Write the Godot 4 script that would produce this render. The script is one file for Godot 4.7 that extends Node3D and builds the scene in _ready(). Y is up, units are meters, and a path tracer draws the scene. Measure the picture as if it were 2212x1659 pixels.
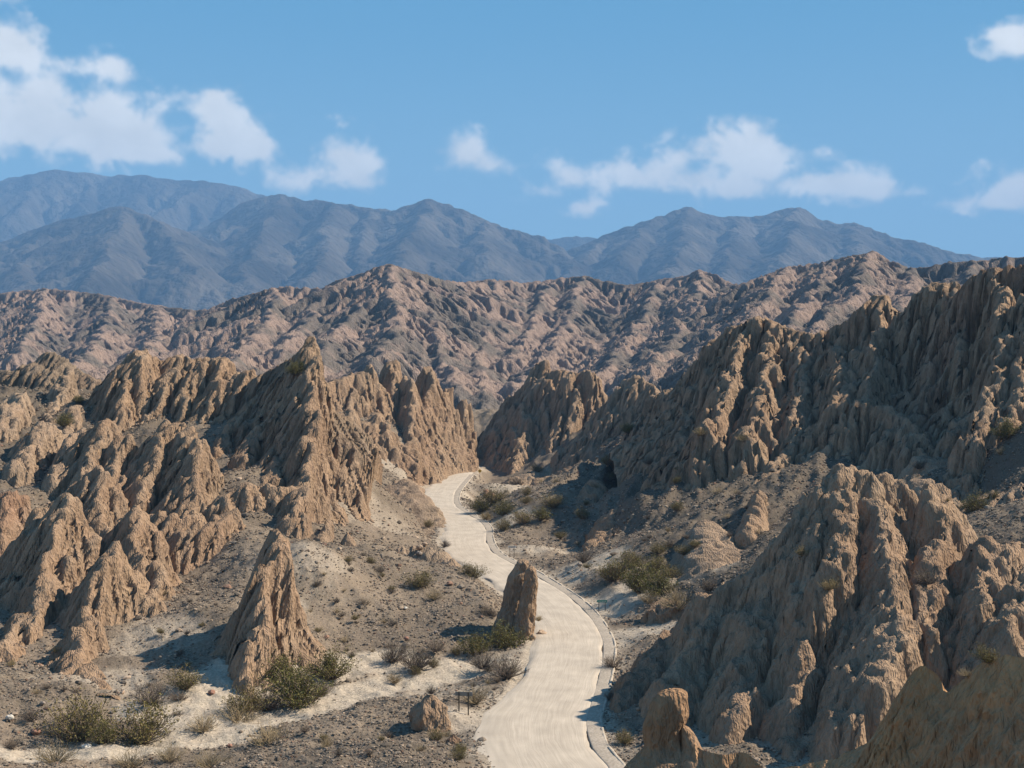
extends Node3D
# A gravel road winding through tilted badland fins towards eroded ridges and hazy mountains.
# Places are read off a 2212 x 1659 sheet (x, y) with a real distance in metres; everything is built in world metres.

const F := 2894.0        # focal length in sheet units
const CX := 1106.0
const CY := 829.5
const HORIZON := 780.0
const EYE := 28.0
const PITCH := 0.017103  # radians the camera looks down

var cp := cos(PITCH)
var sp := sin(PITCH)
var zbuf := PackedFloat32Array()
var M := {}
var noise_a := FastNoiseLite.new()
var noise_r := FastNoiseLite.new()
var noise_c := FastNoiseLite.new()
var noise_f := FastNoiseLite.new()
var rng := RandomNumberGenerator.new()
var names := {}

# ------------------------------------------------------------------ places
func ray(qx: float, qy: float) -> Vector3:
	var x := (qx - CX) / F
	var y := -(qy - CY) / F
	return Vector3(x, y * cp - sp, -(cp + y * sp))

func W(qx: float, qy: float, d: float) -> Vector3:
	var r := ray(qx, qy)
	return Vector3(0, EYE, 0) + r * (d / -r.z)

func L(qx: float, qy: float, level: float) -> Vector3:
	var r := ray(qx, qy)
	return Vector3(0, EYE, 0) + r * ((level - EYE) / r.y)

func sheet(p: Vector3) -> Vector3:
	var y := p.y - EYE
	var zc := -(p.z * cp + y * sp)
	if zc < 1.0: return Vector3(-1, -1, 0)
	var yc := y * cp - p.z * sp
	return Vector3(CX + F * p.x / zc, CY - F * yc / zc, -p.z)

func splat(vs: PackedVector3Array) -> void:
	for p in vs:
		var q := sheet(p)
		var ix := int(q.x * 0.25)
		var iy := int(q.y * 0.25)
		if ix >= 0 and iy >= 0 and ix < 553 and iy < 415:
			var k := iy * 553 + ix
			if q.z < zbuf[k]: zbuf[k] = q.z

func hit(qx: float, qy: float) -> Vector3:
	# the point of the built land that lies at that place
	var ix := int(qx * 0.25)
	var iy := int(qy * 0.25)
	var best := 1e9
	for r in [0, 1, 2, 4]:
		for dy in range(-r, r + 1):
			for dx in range(-r, r + 1):
				var x: int = ix + dx
				var y: int = iy + dy
				if x >= 0 and y >= 0 and x < 553 and y < 415:
					best = minf(best, zbuf[y * 553 + x])
		if best < 1e8: break
	return W(qx, qy, best)

# ------------------------------------------------------------------ nodes
func numbered(called: String) -> String:
	names[called] = names.get(called, -1) + 1
	return called if names[called] == 0 else "%s_%03d" % [called, names[called]]

func tag(o: Node, label: String, category: String, group := "") -> Node:
	o.set_meta("label", label)
	o.set_meta("category", category)
	if group: o.set_meta("group", group)
	return o

func thing(called: String, label: String, category: String, at: Vector3, group := "") -> Node3D:
	var o := Node3D.new()
	o.name = numbered(called)
	add_child(o)
	o.position = at
	tag(o, label, category, group)
	return o

func put(called: String, mesh: Mesh, m: Material, parent: Node = null) -> MeshInstance3D:
	var o := MeshInstance3D.new()
	o.mesh = mesh
	if m: o.material_override = m
	if parent == null:
		o.name = numbered(called)
		add_child(o)
	else:
		o.name = called
		parent.add_child(o, true)
	return o

func structure(called: String, mesh: Mesh, m: Material) -> MeshInstance3D:
	var o := put(called, mesh, m)
	o.set_meta("kind", "structure")
	return o

func mesh_of(v: PackedVector3Array, n: PackedVector3Array, c: PackedColorArray, idx: PackedInt32Array, uv := PackedVector2Array()) -> ArrayMesh:
	var a := []
	a.resize(Mesh.ARRAY_MAX)
	a[Mesh.ARRAY_VERTEX] = v
	if n.size(): a[Mesh.ARRAY_NORMAL] = n
	if c.size(): a[Mesh.ARRAY_COLOR] = c
	if uv.size(): a[Mesh.ARRAY_TEX_UV] = uv
	a[Mesh.ARRAY_INDEX] = idx
	var m := ArrayMesh.new()
	m.add_surface_from_arrays(Mesh.PRIMITIVE_TRIANGLES, a)
	return m

func grid_mesh(v: PackedVector3Array, c: PackedColorArray, nu: int, nv: int, loop: bool, uv := PackedVector2Array()) -> ArrayMesh:
	# a sheet of nu x nv points (closed across nu when loop is set) with smooth normals that point out of the ground or away from the axis
	var n := PackedVector3Array()
	n.resize(nu * nv)
	var mid := Vector3.ZERO
	for p in v: mid += p
	mid /= v.size()
	var sum := 0.0
	for j in nv:
		var j0 := maxi(j - 1, 0) * nu
		var j1 := mini(j + 1, nv - 1) * nu
		for i in nu:
			var i0 := (i + nu - 1) % nu if loop else maxi(i - 1, 0)
			var i1 := (i + 1) % nu if loop else mini(i + 1, nu - 1)
			var k := j * nu + i
			var x := (v[j1 + i] - v[j0 + i]).cross(v[j * nu + i1] - v[j * nu + i0])
			n[k] = x.normalized() if x.length_squared() > 1e-16 else Vector3.ZERO
			sum += n[k].x * (v[k].x - mid.x) + n[k].z * (v[k].z - mid.z) if loop else n[k].y
	var flip := sum < 0.0
	if flip:
		for k in n.size(): n[k] = -n[k]
	for k in n.size():
		if n[k] == Vector3.ZERO: n[k] = Vector3.UP
	var idx := PackedInt32Array()
	var cols := nu if loop else nu - 1
	idx.resize(cols * (nv - 1) * 6)
	var q := 0
	for j in nv - 1:
		for i in cols:
			var a := j * nu + i
			var b := j * nu + (i + 1) % nu
			if flip:
				idx[q] = a; idx[q + 1] = a + nu; idx[q + 2] = b
				idx[q + 3] = b; idx[q + 4] = a + nu; idx[q + 5] = b + nu
			else:
				idx[q] = a; idx[q + 1] = b; idx[q + 2] = a + nu
				idx[q + 3] = b; idx[q + 4] = b + nu; idx[q + 5] = a + nu
			q += 6
	return mesh_of(v, n, c, idx, uv)

# ------------------------------------------------------------------ materials
func noise_image(size: int, freq: float, oct: int, kind: int, lo: float, hi: float, sd: int, ridged := false) -> Image:
	var n := FastNoiseLite.new()
	n.noise_type = kind
	n.seed = sd
	n.frequency = freq
	n.fractal_octaves = oct
	if ridged: n.fractal_type = FastNoiseLite.FRACTAL_RIDGED
	if kind == FastNoiseLite.TYPE_CELLULAR:
		n.cellular_return_type = FastNoiseLite.RETURN_CELL_VALUE
	var im := n.get_seamless_image(size, size)
	im.convert(Image.FORMAT_RGB8)
	for y in size:
		for x in size:
			var t := im.get_pixel(x, y).r
			var g := lerpf(lo, hi, t)
			im.set_pixel(x, y, Color(g, g, g))
	return im

func earth(tex: ImageTexture, bump: ImageTexture, tile: float, relief_cm: float, tint := Color.WHITE) -> StandardMaterial3D:
	var m := StandardMaterial3D.new()
	m.albedo_color = tint
	m.vertex_color_use_as_albedo = true
	m.roughness = 0.95
	m.metallic_specular = 0.15
	m.uv1_triplanar = true
	m.uv1_world_triplanar = true
	m.uv1_scale = Vector3.ONE / tile
	m.albedo_texture = tex
	if bump:
		m.heightmap_enabled = true
		m.heightmap_texture = bump
		m.heightmap_scale = relief_cm
	return m

func plain(c: Color, rough := 0.8) -> StandardMaterial3D:
	var m := StandardMaterial3D.new()
	m.albedo_color = c.linear_to_srgb()
	m.roughness = rough
	m.metallic_specular = 0.3
	return m

func materials() -> void:
	var grain := ImageTexture.create_from_image(noise_image(512, 0.02, 5, FastNoiseLite.TYPE_SIMPLEX, 0.78, 1.0, 3))
	var pebble := ImageTexture.create_from_image(noise_image(512, 0.09, 3, FastNoiseLite.TYPE_CELLULAR, 0.66, 1.0, 5))
	var relief := ImageTexture.create_from_image(noise_image(512, 0.03, 6, FastNoiseLite.TYPE_SIMPLEX, 0.0, 1.0, 9))
	var ribs := ImageTexture.create_from_image(noise_image(512, 0.022, 5, FastNoiseLite.TYPE_SIMPLEX, 0.0, 1.0, 31, true))
	var stone := ImageTexture.create_from_image(noise_image(512, 0.09, 3, FastNoiseLite.TYPE_CELLULAR, 0.0, 1.0, 5))
	M.rock = earth(grain, ribs, 6.0, 26.0)
	M.rock.uv1_scale = Vector3(1.0 / 5.0, 1.0 / 15.0, 1.0 / 5.0)   # weathering streaks run down the faces
	M.gravel = earth(pebble, stone, 7.0, 6.0)
	M.ridge = earth(grain, ribs, 40.0, 110.0)
	M.ridge.uv1_scale = Vector3(1.0 / 22.0, 1.0 / 60.0, 1.0 / 22.0)
	M.mountain = earth(grain, relief, 1100.0, 1800.0)
	M.stone = plain(Color(1, 1, 1), 0.95)
	M.stone.vertex_color_use_as_albedo = true
	M.leaf = plain(Color(1, 1, 1), 0.7)
	M.leaf.vertex_color_use_as_albedo = true
	M.leaf.backlight_enabled = true
	M.leaf.backlight = Color(0.5, 0.5, 0.4)
	M.twig = plain(Color(1, 1, 1), 0.9)
	M.twig.vertex_color_use_as_albedo = true
	M.post = plain(Color(0.07, 0.06, 0.045), 0.8)
	M.panel_back = plain(Color(0.20, 0.195, 0.175), 0.7)
	M.yellow = plain(Color(0.78, 0.44, 0.04), 0.5)
	M.black = plain(Color(0.01, 0.01, 0.01), 0.6)
	M.white = plain(Color(0.78, 0.73, 0.66), 0.6)
	M.green = plain(Color(0.025, 0.20, 0.155), 0.5)
	M.concrete = earth(grain, null, 3.0, 0.0)
	M.road = road_material()

func road_material() -> StandardMaterial3D:
	# wheel tracks and grader streaks run along the road (image rows), a little uneven
	var im := Image.create(256, 1024, false, Image.FORMAT_RGB8)
	var n := FastNoiseLite.new()
	n.seed = 21
	n.frequency = 1.0
	n.fractal_octaves = 3
	for y in 1024:
		var wy := float(y) / 1024.0 * TAU
		var cy := cos(wy)
		var sy := sin(wy)
		for x in 256:
			var u := float(x) / 255.0
			var streak := n.get_noise_3d(u * 64.0, cy * 2.0, sy * 2.0)
			var fine := n.get_noise_3d(u * 60.0 + 9.0, cy * 4.0, sy * 4.0)
			var blot := n.get_noise_3d(u * 3.0 + 40.0, cy * 6.0, sy * 6.0)
			var track := 0.0
			for c in [0.2, 0.36, 0.6, 0.78]:
				track += exp(-pow((u - c - 0.02 * blot) / 0.035, 2.0))
			var g := 0.86 + 0.045 * streak + 0.055 * fine + 0.06 * blot + 0.014 * track
			im.set_pixel(x, y, Color(g, g * 0.985, g * 0.965))
	var m := StandardMaterial3D.new()
	m.albedo_color = Color(0.58, 0.515, 0.44).linear_to_srgb()
	m.albedo_texture = ImageTexture.create_from_image(im)
	m.roughness = 0.95
	m.metallic_specular = 0.15
	return m

# ------------------------------------------------------------------ the ground
var ctrl := PackedVector3Array()
var wts := PackedFloat64Array()
var gx0 := -210.0
var gz0 := -520.0
var gn := 211
var gm := 256
var gs := 2.0
var gh := PackedFloat32Array()
var rd := PackedFloat32Array()
var road_line := PackedVector3Array()
var wash_line := PackedVector3Array()
var side_wash := PackedVector3Array()

func kernel(dx: float, dz: float) -> float:
	return sqrt(dx * dx + dz * dz + 30.0)

func solve_ground() -> void:
	var n := ctrl.size()
	var mean := 6.0
	var A := []
	for i in n:
		var row := PackedFloat64Array()
		row.resize(n + 1)
		for j in n:
			row[j] = kernel(ctrl[i].x - ctrl[j].x, ctrl[i].z - ctrl[j].z)
		row[i] -= 0.5
		row[n] = ctrl[i].y - mean
		A.append(row)
	for i in n:
		var p := i
		for k in range(i + 1, n):
			if absf(A[k][i]) > absf(A[p][i]): p = k
		var t = A[i]; A[i] = A[p]; A[p] = t
		var ri: PackedFloat64Array = A[i]
		for k in range(i + 1, n):
			var rk: PackedFloat64Array = A[k]
			var f := rk[i] / ri[i]
			if f != 0.0:
				for j in range(i, n + 1): rk[j] -= f * ri[j]
				A[k] = rk
	wts.resize(n)
	for i in range(n - 1, -1, -1):
		var s: float = A[i][n]
		for j in range(i + 1, n): s -= A[i][j] * wts[j]
		wts[i] = s / A[i][i]
	gh.resize(gn * gm)
	for j in gm:
		for i in gn:
			var x := gx0 + i * gs
			var z := gz0 + j * gs
			var h := mean
			for k in n:
				h += wts[k] * kernel(x - ctrl[k].x, z - ctrl[k].z)
			gh[j * gn + i] = clampf(h, -6.0, 60.0)
	rd.resize(gn * gm)
	for j in gm:
		for i in gn:
			rd[j * gn + i] = line_dist(road_line, gx0 + i * gs, gz0 + j * gs)

func line_dist(line: PackedVector3Array, x: float, z: float) -> float:
	var best := 1e9
	for k in line.size() - 1:
		var a := line[k]
		var b := line[k + 1]
		var dx := b.x - a.x
		var dz := b.z - a.z
		var t := clampf(((x - a.x) * dx + (z - a.z) * dz) / (dx * dx + dz * dz), 0.0, 1.0)
		var ex := x - a.x - dx * t
		var ez := z - a.z - dz * t
		best = minf(best, ex * ex + ez * ez)
	return sqrt(best)

func sample(f: PackedFloat32Array, x: float, z: float) -> float:
	var u := clampf((x - gx0) / gs, 0.0, gn - 1.001)
	var v := clampf((z - gz0) / gs, 0.0, gm - 1.001)
	var i := int(u)
	var j := int(v)
	u -= i
	v -= j
	var k := j * gn + i
	return lerpf(lerpf(f[k], f[k + 1], u), lerpf(f[k + gn], f[k + gn + 1], u), v)

func ground_y(x: float, z: float) -> float:
	# the land without its small bumps, with the road bed let in
	var h := sample(gh, x, z)
	var d := sample(rd, x, z)
	if d < 14.0:
		if d < 8.0: d = line_dist(road_line, x, z)
		h = lerpf(0.0, h, smoothstep(4.5, 8.2, d))
	return h

func surface_y(x: float, z: float) -> float:
	var d := sample(rd, x, z)
	var off := smoothstep(3.6, 8.0, d)
	var h := ground_y(x, z)
	h += off * (0.9 * noise_a.get_noise_2d(x * 0.25, z * 0.25 + 90.0) + 0.5 * noise_a.get_noise_2d(x * 0.9, z * 0.9) + 0.22 * noise_f.get_noise_2d(x, z))
	return h + smoothstep(110.0, 230.0, -z) * smoothstep(8.0, 26.0, d) * 1.6 * noise_r.get_noise_2d(x * 1.3 + z * 0.5, z * 0.5)

func catmull(pts: Array, step: float) -> PackedVector3Array:
	var c := Curve3D.new()
	c.bake_interval = step
	for i in pts.size():
		var p: Vector3 = pts[i]
		var a: Vector3 = pts[maxi(i - 1, 0)]
		var b: Vector3 = pts[mini(i + 1, pts.size() - 1)]
		var t := (b - a) / 6.0
		c.add_point(p, -t, t)
	return c.get_baked_points()

func lay_out_ground() -> void:
	var kp := []
	for q in [[1400, 1760], [1346, 1655], [1312, 1616], [1296, 1580], [1299, 1545], [1309, 1510], [1319, 1468], [1326, 1430], [1327, 1395], [1318, 1370], [1294, 1332], [1262, 1300], [1217, 1269], [1163, 1237], [1118, 1215], [1082, 1194], [1066, 1168], [1062, 1140], [1038, 1119], [1007, 1102], [992, 1084], [996, 1061], [1013, 1038], [1032, 1017], [1058, 998]]:
		kp.append(L(q[0], q[1], 0.0))
	var kerb := catmull(kp, 2.5)
	var rp := []
	for k in range(0, kerb.size(), 3):
		rp.append(kerb[k] - side_of(kerb, k) * 4.4)
	var last: Vector3 = rp[-1]
	rp.append(last + Vector3(9, 0, -12))
	rp.append(last + Vector3(26, 0, -26))
	road_line = catmull(rp, 2.5)
	var wp := []
	for q in [[-60, 1650], [130, 1638], [330, 1606], [520, 1568], [640, 1538], [760, 1502], [900, 1466], [1020, 1440]]:
		wp.append(L(q[0], q[1], -0.8))
	wash_line = catmull(wp, 2.5)
	wp = []
	for q in [[360, 1550], [440, 1522], [520, 1494], [620, 1476], [760, 1448], [850, 1432]]:
		wp.append(L(q[0], q[1], -0.6))
	side_wash = catmull(wp, 2.5)
	for p in road_line:
		if rng.randf() < 0.45: ctrl.append(p)
	for p in wash_line:
		if rng.randf() < 0.5: ctrl.append(p)
	for q in [
		# bottom left, below and beside the dry wash
		[0, 1500, 1.5], [100, 1540, 0.4], [230, 1520, 0.5], [480, 1480, 0.3], [600, 1480, -0.2], [60, 1450, 2.0], [330, 1460, 1.4], [470, 1420, 2.2],
		# gravel hill between the fins and the road
		[640, 1330, 2.5], [640, 1250, 5.0], [680, 1180, 8.0], [740, 1120, 9.5], [760, 1240, 4.6], [820, 1180, 6.0], [870, 1300, 1.8], [900, 1220, 3.6], [960, 1270, 2.4], [740, 1380, 0.8], [880, 1380, 0.2], [1000, 1310, 2.0], [1040, 1270, 2.7], [860, 1120, 5.6], [780, 1050, 10.0], [940, 1180, 3.4],
		[700, 1040, 11.0], [720, 990, 13.0], [780, 1005, 10.5], [1010, 1225, 3.2],
		# bank below the road, bottom middle
		[600, 1620, -0.2], [760, 1600, 0.6], [860, 1640, 1.0], [700, 1659, 0.6], [940, 1560, 0.7], [900, 1500, 0.1], [1000, 1545, 0.3], [1060, 1480, -0.3], [980, 1640, -0.2], [500, 1659, -0.6],
		# right of the road
		[1150, 1170, 1.2], [1240, 1230, 0.8], [1330, 1290, 0.9], [1370, 1330, 0.5], [1300, 1180, 2.2], [1400, 1240, 2.5], [1500, 1250, 4.2], [1600, 1200, 6.5], [1450, 1150, 6.0], [1200, 1110, 2.2], [1120, 1070, 1.2], [1080, 1040, 0.8], [1250, 1060, 5.5], [1340, 1080, 7.0], [1400, 1010, 10.0], [1500, 970, 12.5], [1560, 1080, 8.5], [1640, 1110, 8.0], [1600, 1010, 11.0], [1300, 1010, 7.5], [1180, 1030, 2.0], [1240, 1000, 5.5], [1450, 1310, 2.0], [1080, 1120, 0.9],
		[1480, 1480, 0.8], [1600, 1500, 1.2], [1700, 1600, 1.4], [1850, 1540, 2.4], [2000, 1450, 4.6], [2100, 1400, 6.4], [2200, 1360, 8.2], [1360, 1560, 0.8], [1420, 1640, 1.2],
		[2100, 1130, 12.5], [2200, 1080, 14.0], [2150, 1000, 16.5], [2050, 960, 17.5], [2190, 940, 19.0], [1900, 1010, 13.0], [1800, 1040, 11.5], [2300, 1150, 13.0]]:
		ctrl.append(L(q[0], q[1], q[2]))
	for row in [[1434, 115, 2.0], [1347, 125, 3.5], [1284, 135, 4.5], [1219, 145, 6.0], [1153, 155, 8.0], [1087, 165, 10.5], [1028, 175, 13.0], [963, 190, 16.0], [907, 205, 19.0]]:
		for x in [-150, 0, 110, 210, 310, 410, 500]:
			var p := W(x, row[0], row[1])
			p.y = row[2] - (2.2 if row[1] >= 145 and row[1] <= 190 and x >= 110 and x <= 410 else 1.3 if row[1] < 145 and x < 420 else 0.0)
			ctrl.append(p)
	for q in [
		[700, 800, 205, 24.0], [560, 840, 205, 20.5], [590, 970, 186, 13.5], [620, 1060, 168, 8.5], [560, 1120, 160, 8.0], [100, 850, 215, 21.0], [0, 830, 225, 22.0], [-200, 900, 220, 24.0],
		[180, 780, 235, 22.0], [300, 800, 230, 21.0], [100, 800, 270, 20.0], [400, 800, 270, 17.0], [600, 850, 270, 14.0], [760, 900, 300, 14.0], [760, 970, 275, 9.5], [860, 940, 320, 10.0], [940, 940, 340, 8.0], [880, 1020, 288, 3.5], [800, 990, 285, 7.5], [980, 980, 352, 2.0], [830, 870, 350, 15.0], [700, 880, 330, 15.0],
		[1120, 960, 372, 6.0], [1230, 950, 358, 8.0], [1290, 940, 340, 10.0], [1200, 860, 400, 14.0], [1400, 900, 310, 15.0], [1330, 900, 345, 13.0], [1460, 900, 270, 17.0], [1560, 800, 250, 18.0], [1700, 780, 245, 20.0], [1850, 760, 238, 20.0], [1950, 800, 212, 18.0], [2050, 850, 195, 17.0], [1820, 900, 200, 15.5], [1750, 980, 190, 13.5], [1600, 900, 220, 16.5], [2200, 800, 190, 20.0], [2300, 800, 200, 28.0], [1900, 700, 260, 25.0],
		[1400, 800, 420, 12.0], [1000, 800, 460, 8.0], [600, 800, 430, 10.0], [200, 800, 400, 16.0], [1700, 700, 380, 20.0], [2100, 700, 320, 30.0], [1100, 800, 520, 10.0], [300, 800, 520, 12.0], [1800, 700, 500, 20.0], [2500, 700, 500, 25.0], [-300, 800, 500, 15.0],
		[1400, 1700, 66, 2.5], [1600, 1700, 66, 2.6], [1800, 1700, 66, 3.0], [2000, 1700, 66, 3.4], [2300, 1700, 66, 5.0], [1500, 1700, 76, 1.5], [1700, 1700, 76, 1.6], [1900, 1700, 78, 2.0], [2150, 1700, 80, 3.5], [1700, 1700, 50, 6.0], [2000, 1700, 42, 8.0], [2300, 1600, 38, 9.0], [1300, 1800, 70, 2.0], [1100, 2000, 50, 3.0], [600, 2000, 60, 0.5], [2000, 2000, 30, 16.0], [1106, 2600, 20, 18.0], [0, 2000, 60, 1.0], [-200, 1600, 90, 2.0], [-200, 1200, 130, 10.0], [2500, 1100, 120, 14.0], [2500, 900, 180, 22.0]]:
		var p := W(q[0], q[1], q[2])
		p.y = q[3]
		ctrl.append(p)
	for q in outcrops:
		for k in q[1].size():
			var e: Array = q[1][k]
			var p := W(e[0], e[1], e[2])
			p.y -= q[5] * (1.0 if k < q[1].size() - 1 else 0.6)
			ctrl.append(p)
	solve_ground()

var patches := []

func build_ground() -> void:
	# [x, y, level, radius, how sandy]: pale sand and dust where the photograph shows it
	for q in [[120, 1640, -0.8, 4.0, 1.0], [420, 1530, -0.6, 4.5, 1.0], [1340, 1300, 0.6, 7.0, 1.0], [1380, 1360, 0.6, 5.0, 0.9], [1250, 1240, 0.6, 7.0, 0.9], [1150, 1180, 0.6, 6.0, 0.8], [1090, 1130, 0.4, 6.0, 0.9], [1060, 1060, 0.6, 9.0, 0.9], [1120, 1035, 1.0, 10.0, 0.8], [1140, 1365, 0.2, 4.0, 0.8], [1050, 1420, 0.0, 5.0, 0.7], [960, 1480, 0.0, 5.0, 0.6], [1000, 1540, 0.4, 3.0, 0.9], [600, 1340, 2.0, 3.5, 0.75], [720, 1010, 13.0, 9.0, 0.7], [760, 1060, 10.0, 9.0, 0.45], [880, 1090, 4.5, 9.0, 0.6], [650, 1240, 5.0, 6.0, 0.5], [240, 1400, 3.5, 5.0, 0.65], [330, 1310, 5.0, 5.0, 0.6], [900, 1010, 4.0, 16.0, 0.7], [820, 1000, 6.0, 12.0, 0.6], [1520, 1230, 4.5, 5.0, 0.7], [1490, 1180, 6.0, 4.0, 0.6], [1850, 1600, 4.0, 6.0, 0.7], [1600, 1560, 2.0, 5.0, 0.5]]:
		var p := L(q[0], q[1], q[2])
		patches.append([p.x, p.z, q[3], q[4]])
	var nu := 540
	var nv := 640
	var v := PackedVector3Array()
	var c := PackedColorArray()
	v.resize(nu * nv)
	c.resize(nu * nv)
	var gravel_a := Color(0.300, 0.236, 0.177)
	var gravel_b := Color(0.212, 0.170, 0.130)
	var sand := Color(0.540, 0.455, 0.360)
	var gravel_dark := Color(0.165, 0.135, 0.106)
	for j in nv:
		var t := float(j) / (nv - 1)
		var z := -22.0 * pow(500.0 / 22.0, t)
		var half := 16.0 + 0.47 * -z
		for i in nu:
			var x := half * (2.0 * i / (nu - 1) - 1.0)
			var h := ground_y(x, z)
			var d := sample(rd, x, z)
			var off := smoothstep(3.6, 8.0, d)
			var n1 := noise_a.get_noise_2d(x * 0.9, z * 0.9)
			var n2 := noise_f.get_noise_2d(x, z)
			h += off * (0.9 * noise_a.get_noise_2d(x * 0.25, z * 0.25 + 90.0) + 0.5 * n1 + 0.22 * n2)
			var far := smoothstep(110.0, 230.0, -z) * smoothstep(8.0, 26.0, d)
			h += far * 1.6 * noise_r.get_noise_2d(x * 1.3 + z * 0.5, z * 0.5)
			if d < 4.0: h -= 0.12
			v[j * nu + i] = Vector3(x, h, z)
			var s := 0.0
			if d < 9.0: s = 0.9 * (1.0 - smoothstep(4.0, 6.5, d + 2.0 * n1))
			for p in patches:
				var ex: float = x - p[0]
				var ez: float = z - p[1]
				var rr: float = p[2]
				if absf(ex) < rr * 1.6 and absf(ez) < rr * 1.6:
					s = maxf(s, p[3] * (1.0 - smoothstep(0.55, 1.15, sqrt(ex * ex + ez * ez) / rr + 0.55 * n1 + 0.3 * n2)))
			if z > -140.0 and x < 6.0:
				var wd := line_dist(wash_line, x, z)
				s = maxf(s, (1.0 - smoothstep(2.7, 3.6, wd + 1.2 * n1 + 0.4 * n2)))
				s = maxf(s, (1.0 - smoothstep(2.9, 3.9, line_dist(side_wash, x, z) + 1.2 * n1 + 0.4 * n2)))
			var g := gravel_a.lerp(gravel_b, clampf(0.5 + 1.4 * noise_a.get_noise_2d(x * 0.35 + 50.0, z * 0.35), 0.0, 1.0))
			# darker gravel tone right of the road, on the far left slope and on the bank below the road
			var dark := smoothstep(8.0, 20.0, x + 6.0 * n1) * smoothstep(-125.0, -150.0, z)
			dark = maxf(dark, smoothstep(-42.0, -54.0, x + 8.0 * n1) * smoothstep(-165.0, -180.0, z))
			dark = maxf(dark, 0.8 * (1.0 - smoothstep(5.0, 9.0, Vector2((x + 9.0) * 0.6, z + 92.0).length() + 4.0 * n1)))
			g = g.lerp(gravel_dark, 0.85 * dark)
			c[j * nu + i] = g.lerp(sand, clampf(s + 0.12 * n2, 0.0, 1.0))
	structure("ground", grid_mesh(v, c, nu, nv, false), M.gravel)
	splat(v)
	var pv := PackedVector3Array([Vector3(-8000, -45, 600), Vector3(8000, -45, 600), Vector3(-8000, -45, -12500), Vector3(8000, -45, -12500)])
	var up := PackedVector3Array([Vector3.UP, Vector3.UP, Vector3.UP, Vector3.UP])
	var pc := PackedColorArray([gravel_a, gravel_a, gravel_a, gravel_a])
	structure("plain", mesh_of(pv, up, pc, PackedInt32Array([0, 2, 1, 1, 2, 3])), M.ridge)

func side_of(line: PackedVector3Array, k: int) -> Vector3:
	var a := line[maxi(k - 1, 0)]
	var b := line[mini(k + 1, line.size() - 1)]
	var t := (b - a).normalized()
	return Vector3(-t.z, 0, t.x)

func strip(line: PackedVector3Array, profile: Array, wobble: float, col: Color, sunk := 0.0) -> ArrayMesh:
	# profile: [offset across, height] pairs swept along a line
	var nu := profile.size()
	var nv := line.size()
	var v := PackedVector3Array()
	var uv := PackedVector2Array()
	var c := PackedColorArray()
	var run := 0.0
	for k in nv:
		if k: run += line[k].distance_to(line[k - 1])
		var s := side_of(line, k)
		for i in nu:
			var o: float = profile[i][0]
			if o < -3.0: o *= lerpf(1.0, 1.5, smoothstep(-118.0, -100.0, line[k].z))
			var w := wobble * noise_a.get_noise_2d(run * 0.5, o * 3.0) * (1.0 if i == 0 or i == nu - 1 else 0.3)
			v.append(line[k] + s * (o + w) + Vector3(0, profile[i][1] - sunk * maxf(0.0, 0.25 + 1.4 * noise_a.get_noise_2d(run * 1.3, 7.0)), 0))
			uv.append(Vector2(float(i) / (nu - 1), run / 130.0))
			var t := 0.9 + 0.2 * noise_f.get_noise_2d(run, o * 2.0)
			c.append(Color(col.r * t, col.g * t, col.b * t))
	return grid_mesh(v, c, nu, nv, false, uv)

func build_road() -> void:
	var fine := PackedVector3Array()
	var cv := Curve3D.new()
	for p in road_line: cv.add_point(p)
	cv.bake_interval = 0.6
	fine = cv.get_baked_points()
	var prof := []
	for i in 17:
		var o := -3.75 + 7.5 * i / 16.0
		prof.append([o, 0.06 + 0.05 * (1.0 - pow(o / 3.75, 2.0)) - (0.22 if i == 0 or i == 16 else 0.0)])
	structure("road", strip(fine, prof, 1.3, Color.WHITE), M.road)
	splat(fine)
	# concrete gutter with its raised kerb on the outer side of the bends
	var a := 0
	var b := 0
	for k in fine.size():
		if fine[k].z > -86.0: a = k
		if fine[k].z > -330.0: b = k
	var part := fine.slice(a, b)
	structure("gutter", strip(part, [[3.3, 0.02], [3.4, 0.12], [4.3, 0.1], [4.42, 0.1]], 0.0, Color(0.48, 0.41, 0.335)), M.concrete)
	structure("kerb", strip(part, [[4.38, 0.06], [4.39, 0.17], [4.58, 0.19], [4.62, 0.0]], 0.0, Color(0.56, 0.48, 0.39), 0.16), M.concrete)

# ------------------------------------------------------------------ rock
const TAN := Color(0.365, 0.255, 0.172)
const PALE := Color(0.395, 0.298, 0.215)
const PINK := Color(0.325, 0.205, 0.138)
const OCHRE := Color(0.560, 0.300, 0.130)
const BED := Vector3(-0.80, 0.58, 0.12)

func rock_colour(p: Vector3, base: Color, bed: float) -> Color:
	var n := noise_a.get_noise_3d(p.x * 0.8, p.y * 0.8, p.z * 0.8)
	var m := noise_f.get_noise_3d(p.x * 0.6, p.y * 0.6, p.z * 0.6)
	var t := 1.0 + 0.22 * n + 0.16 * m + 0.05 * bed
	var k := clampf(0.5 + 0.9 * noise_a.get_noise_3d(p.x * 0.22 + 31.0, p.y * 0.3, p.z * 0.22), 0.0, 1.0)
	var c := base.lerp(PINK, 0.5 * k)
	var band := noise_r.get_noise_2d(BED.dot(p) * 1.3 + 1.5 * n, 60.0)   # beds of paler silt
	c = c.lerp(PALE, clampf(0.5 * band, 0.0, 0.5))
	return Color(c.r * t, c.g * t, c.b * t)

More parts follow.
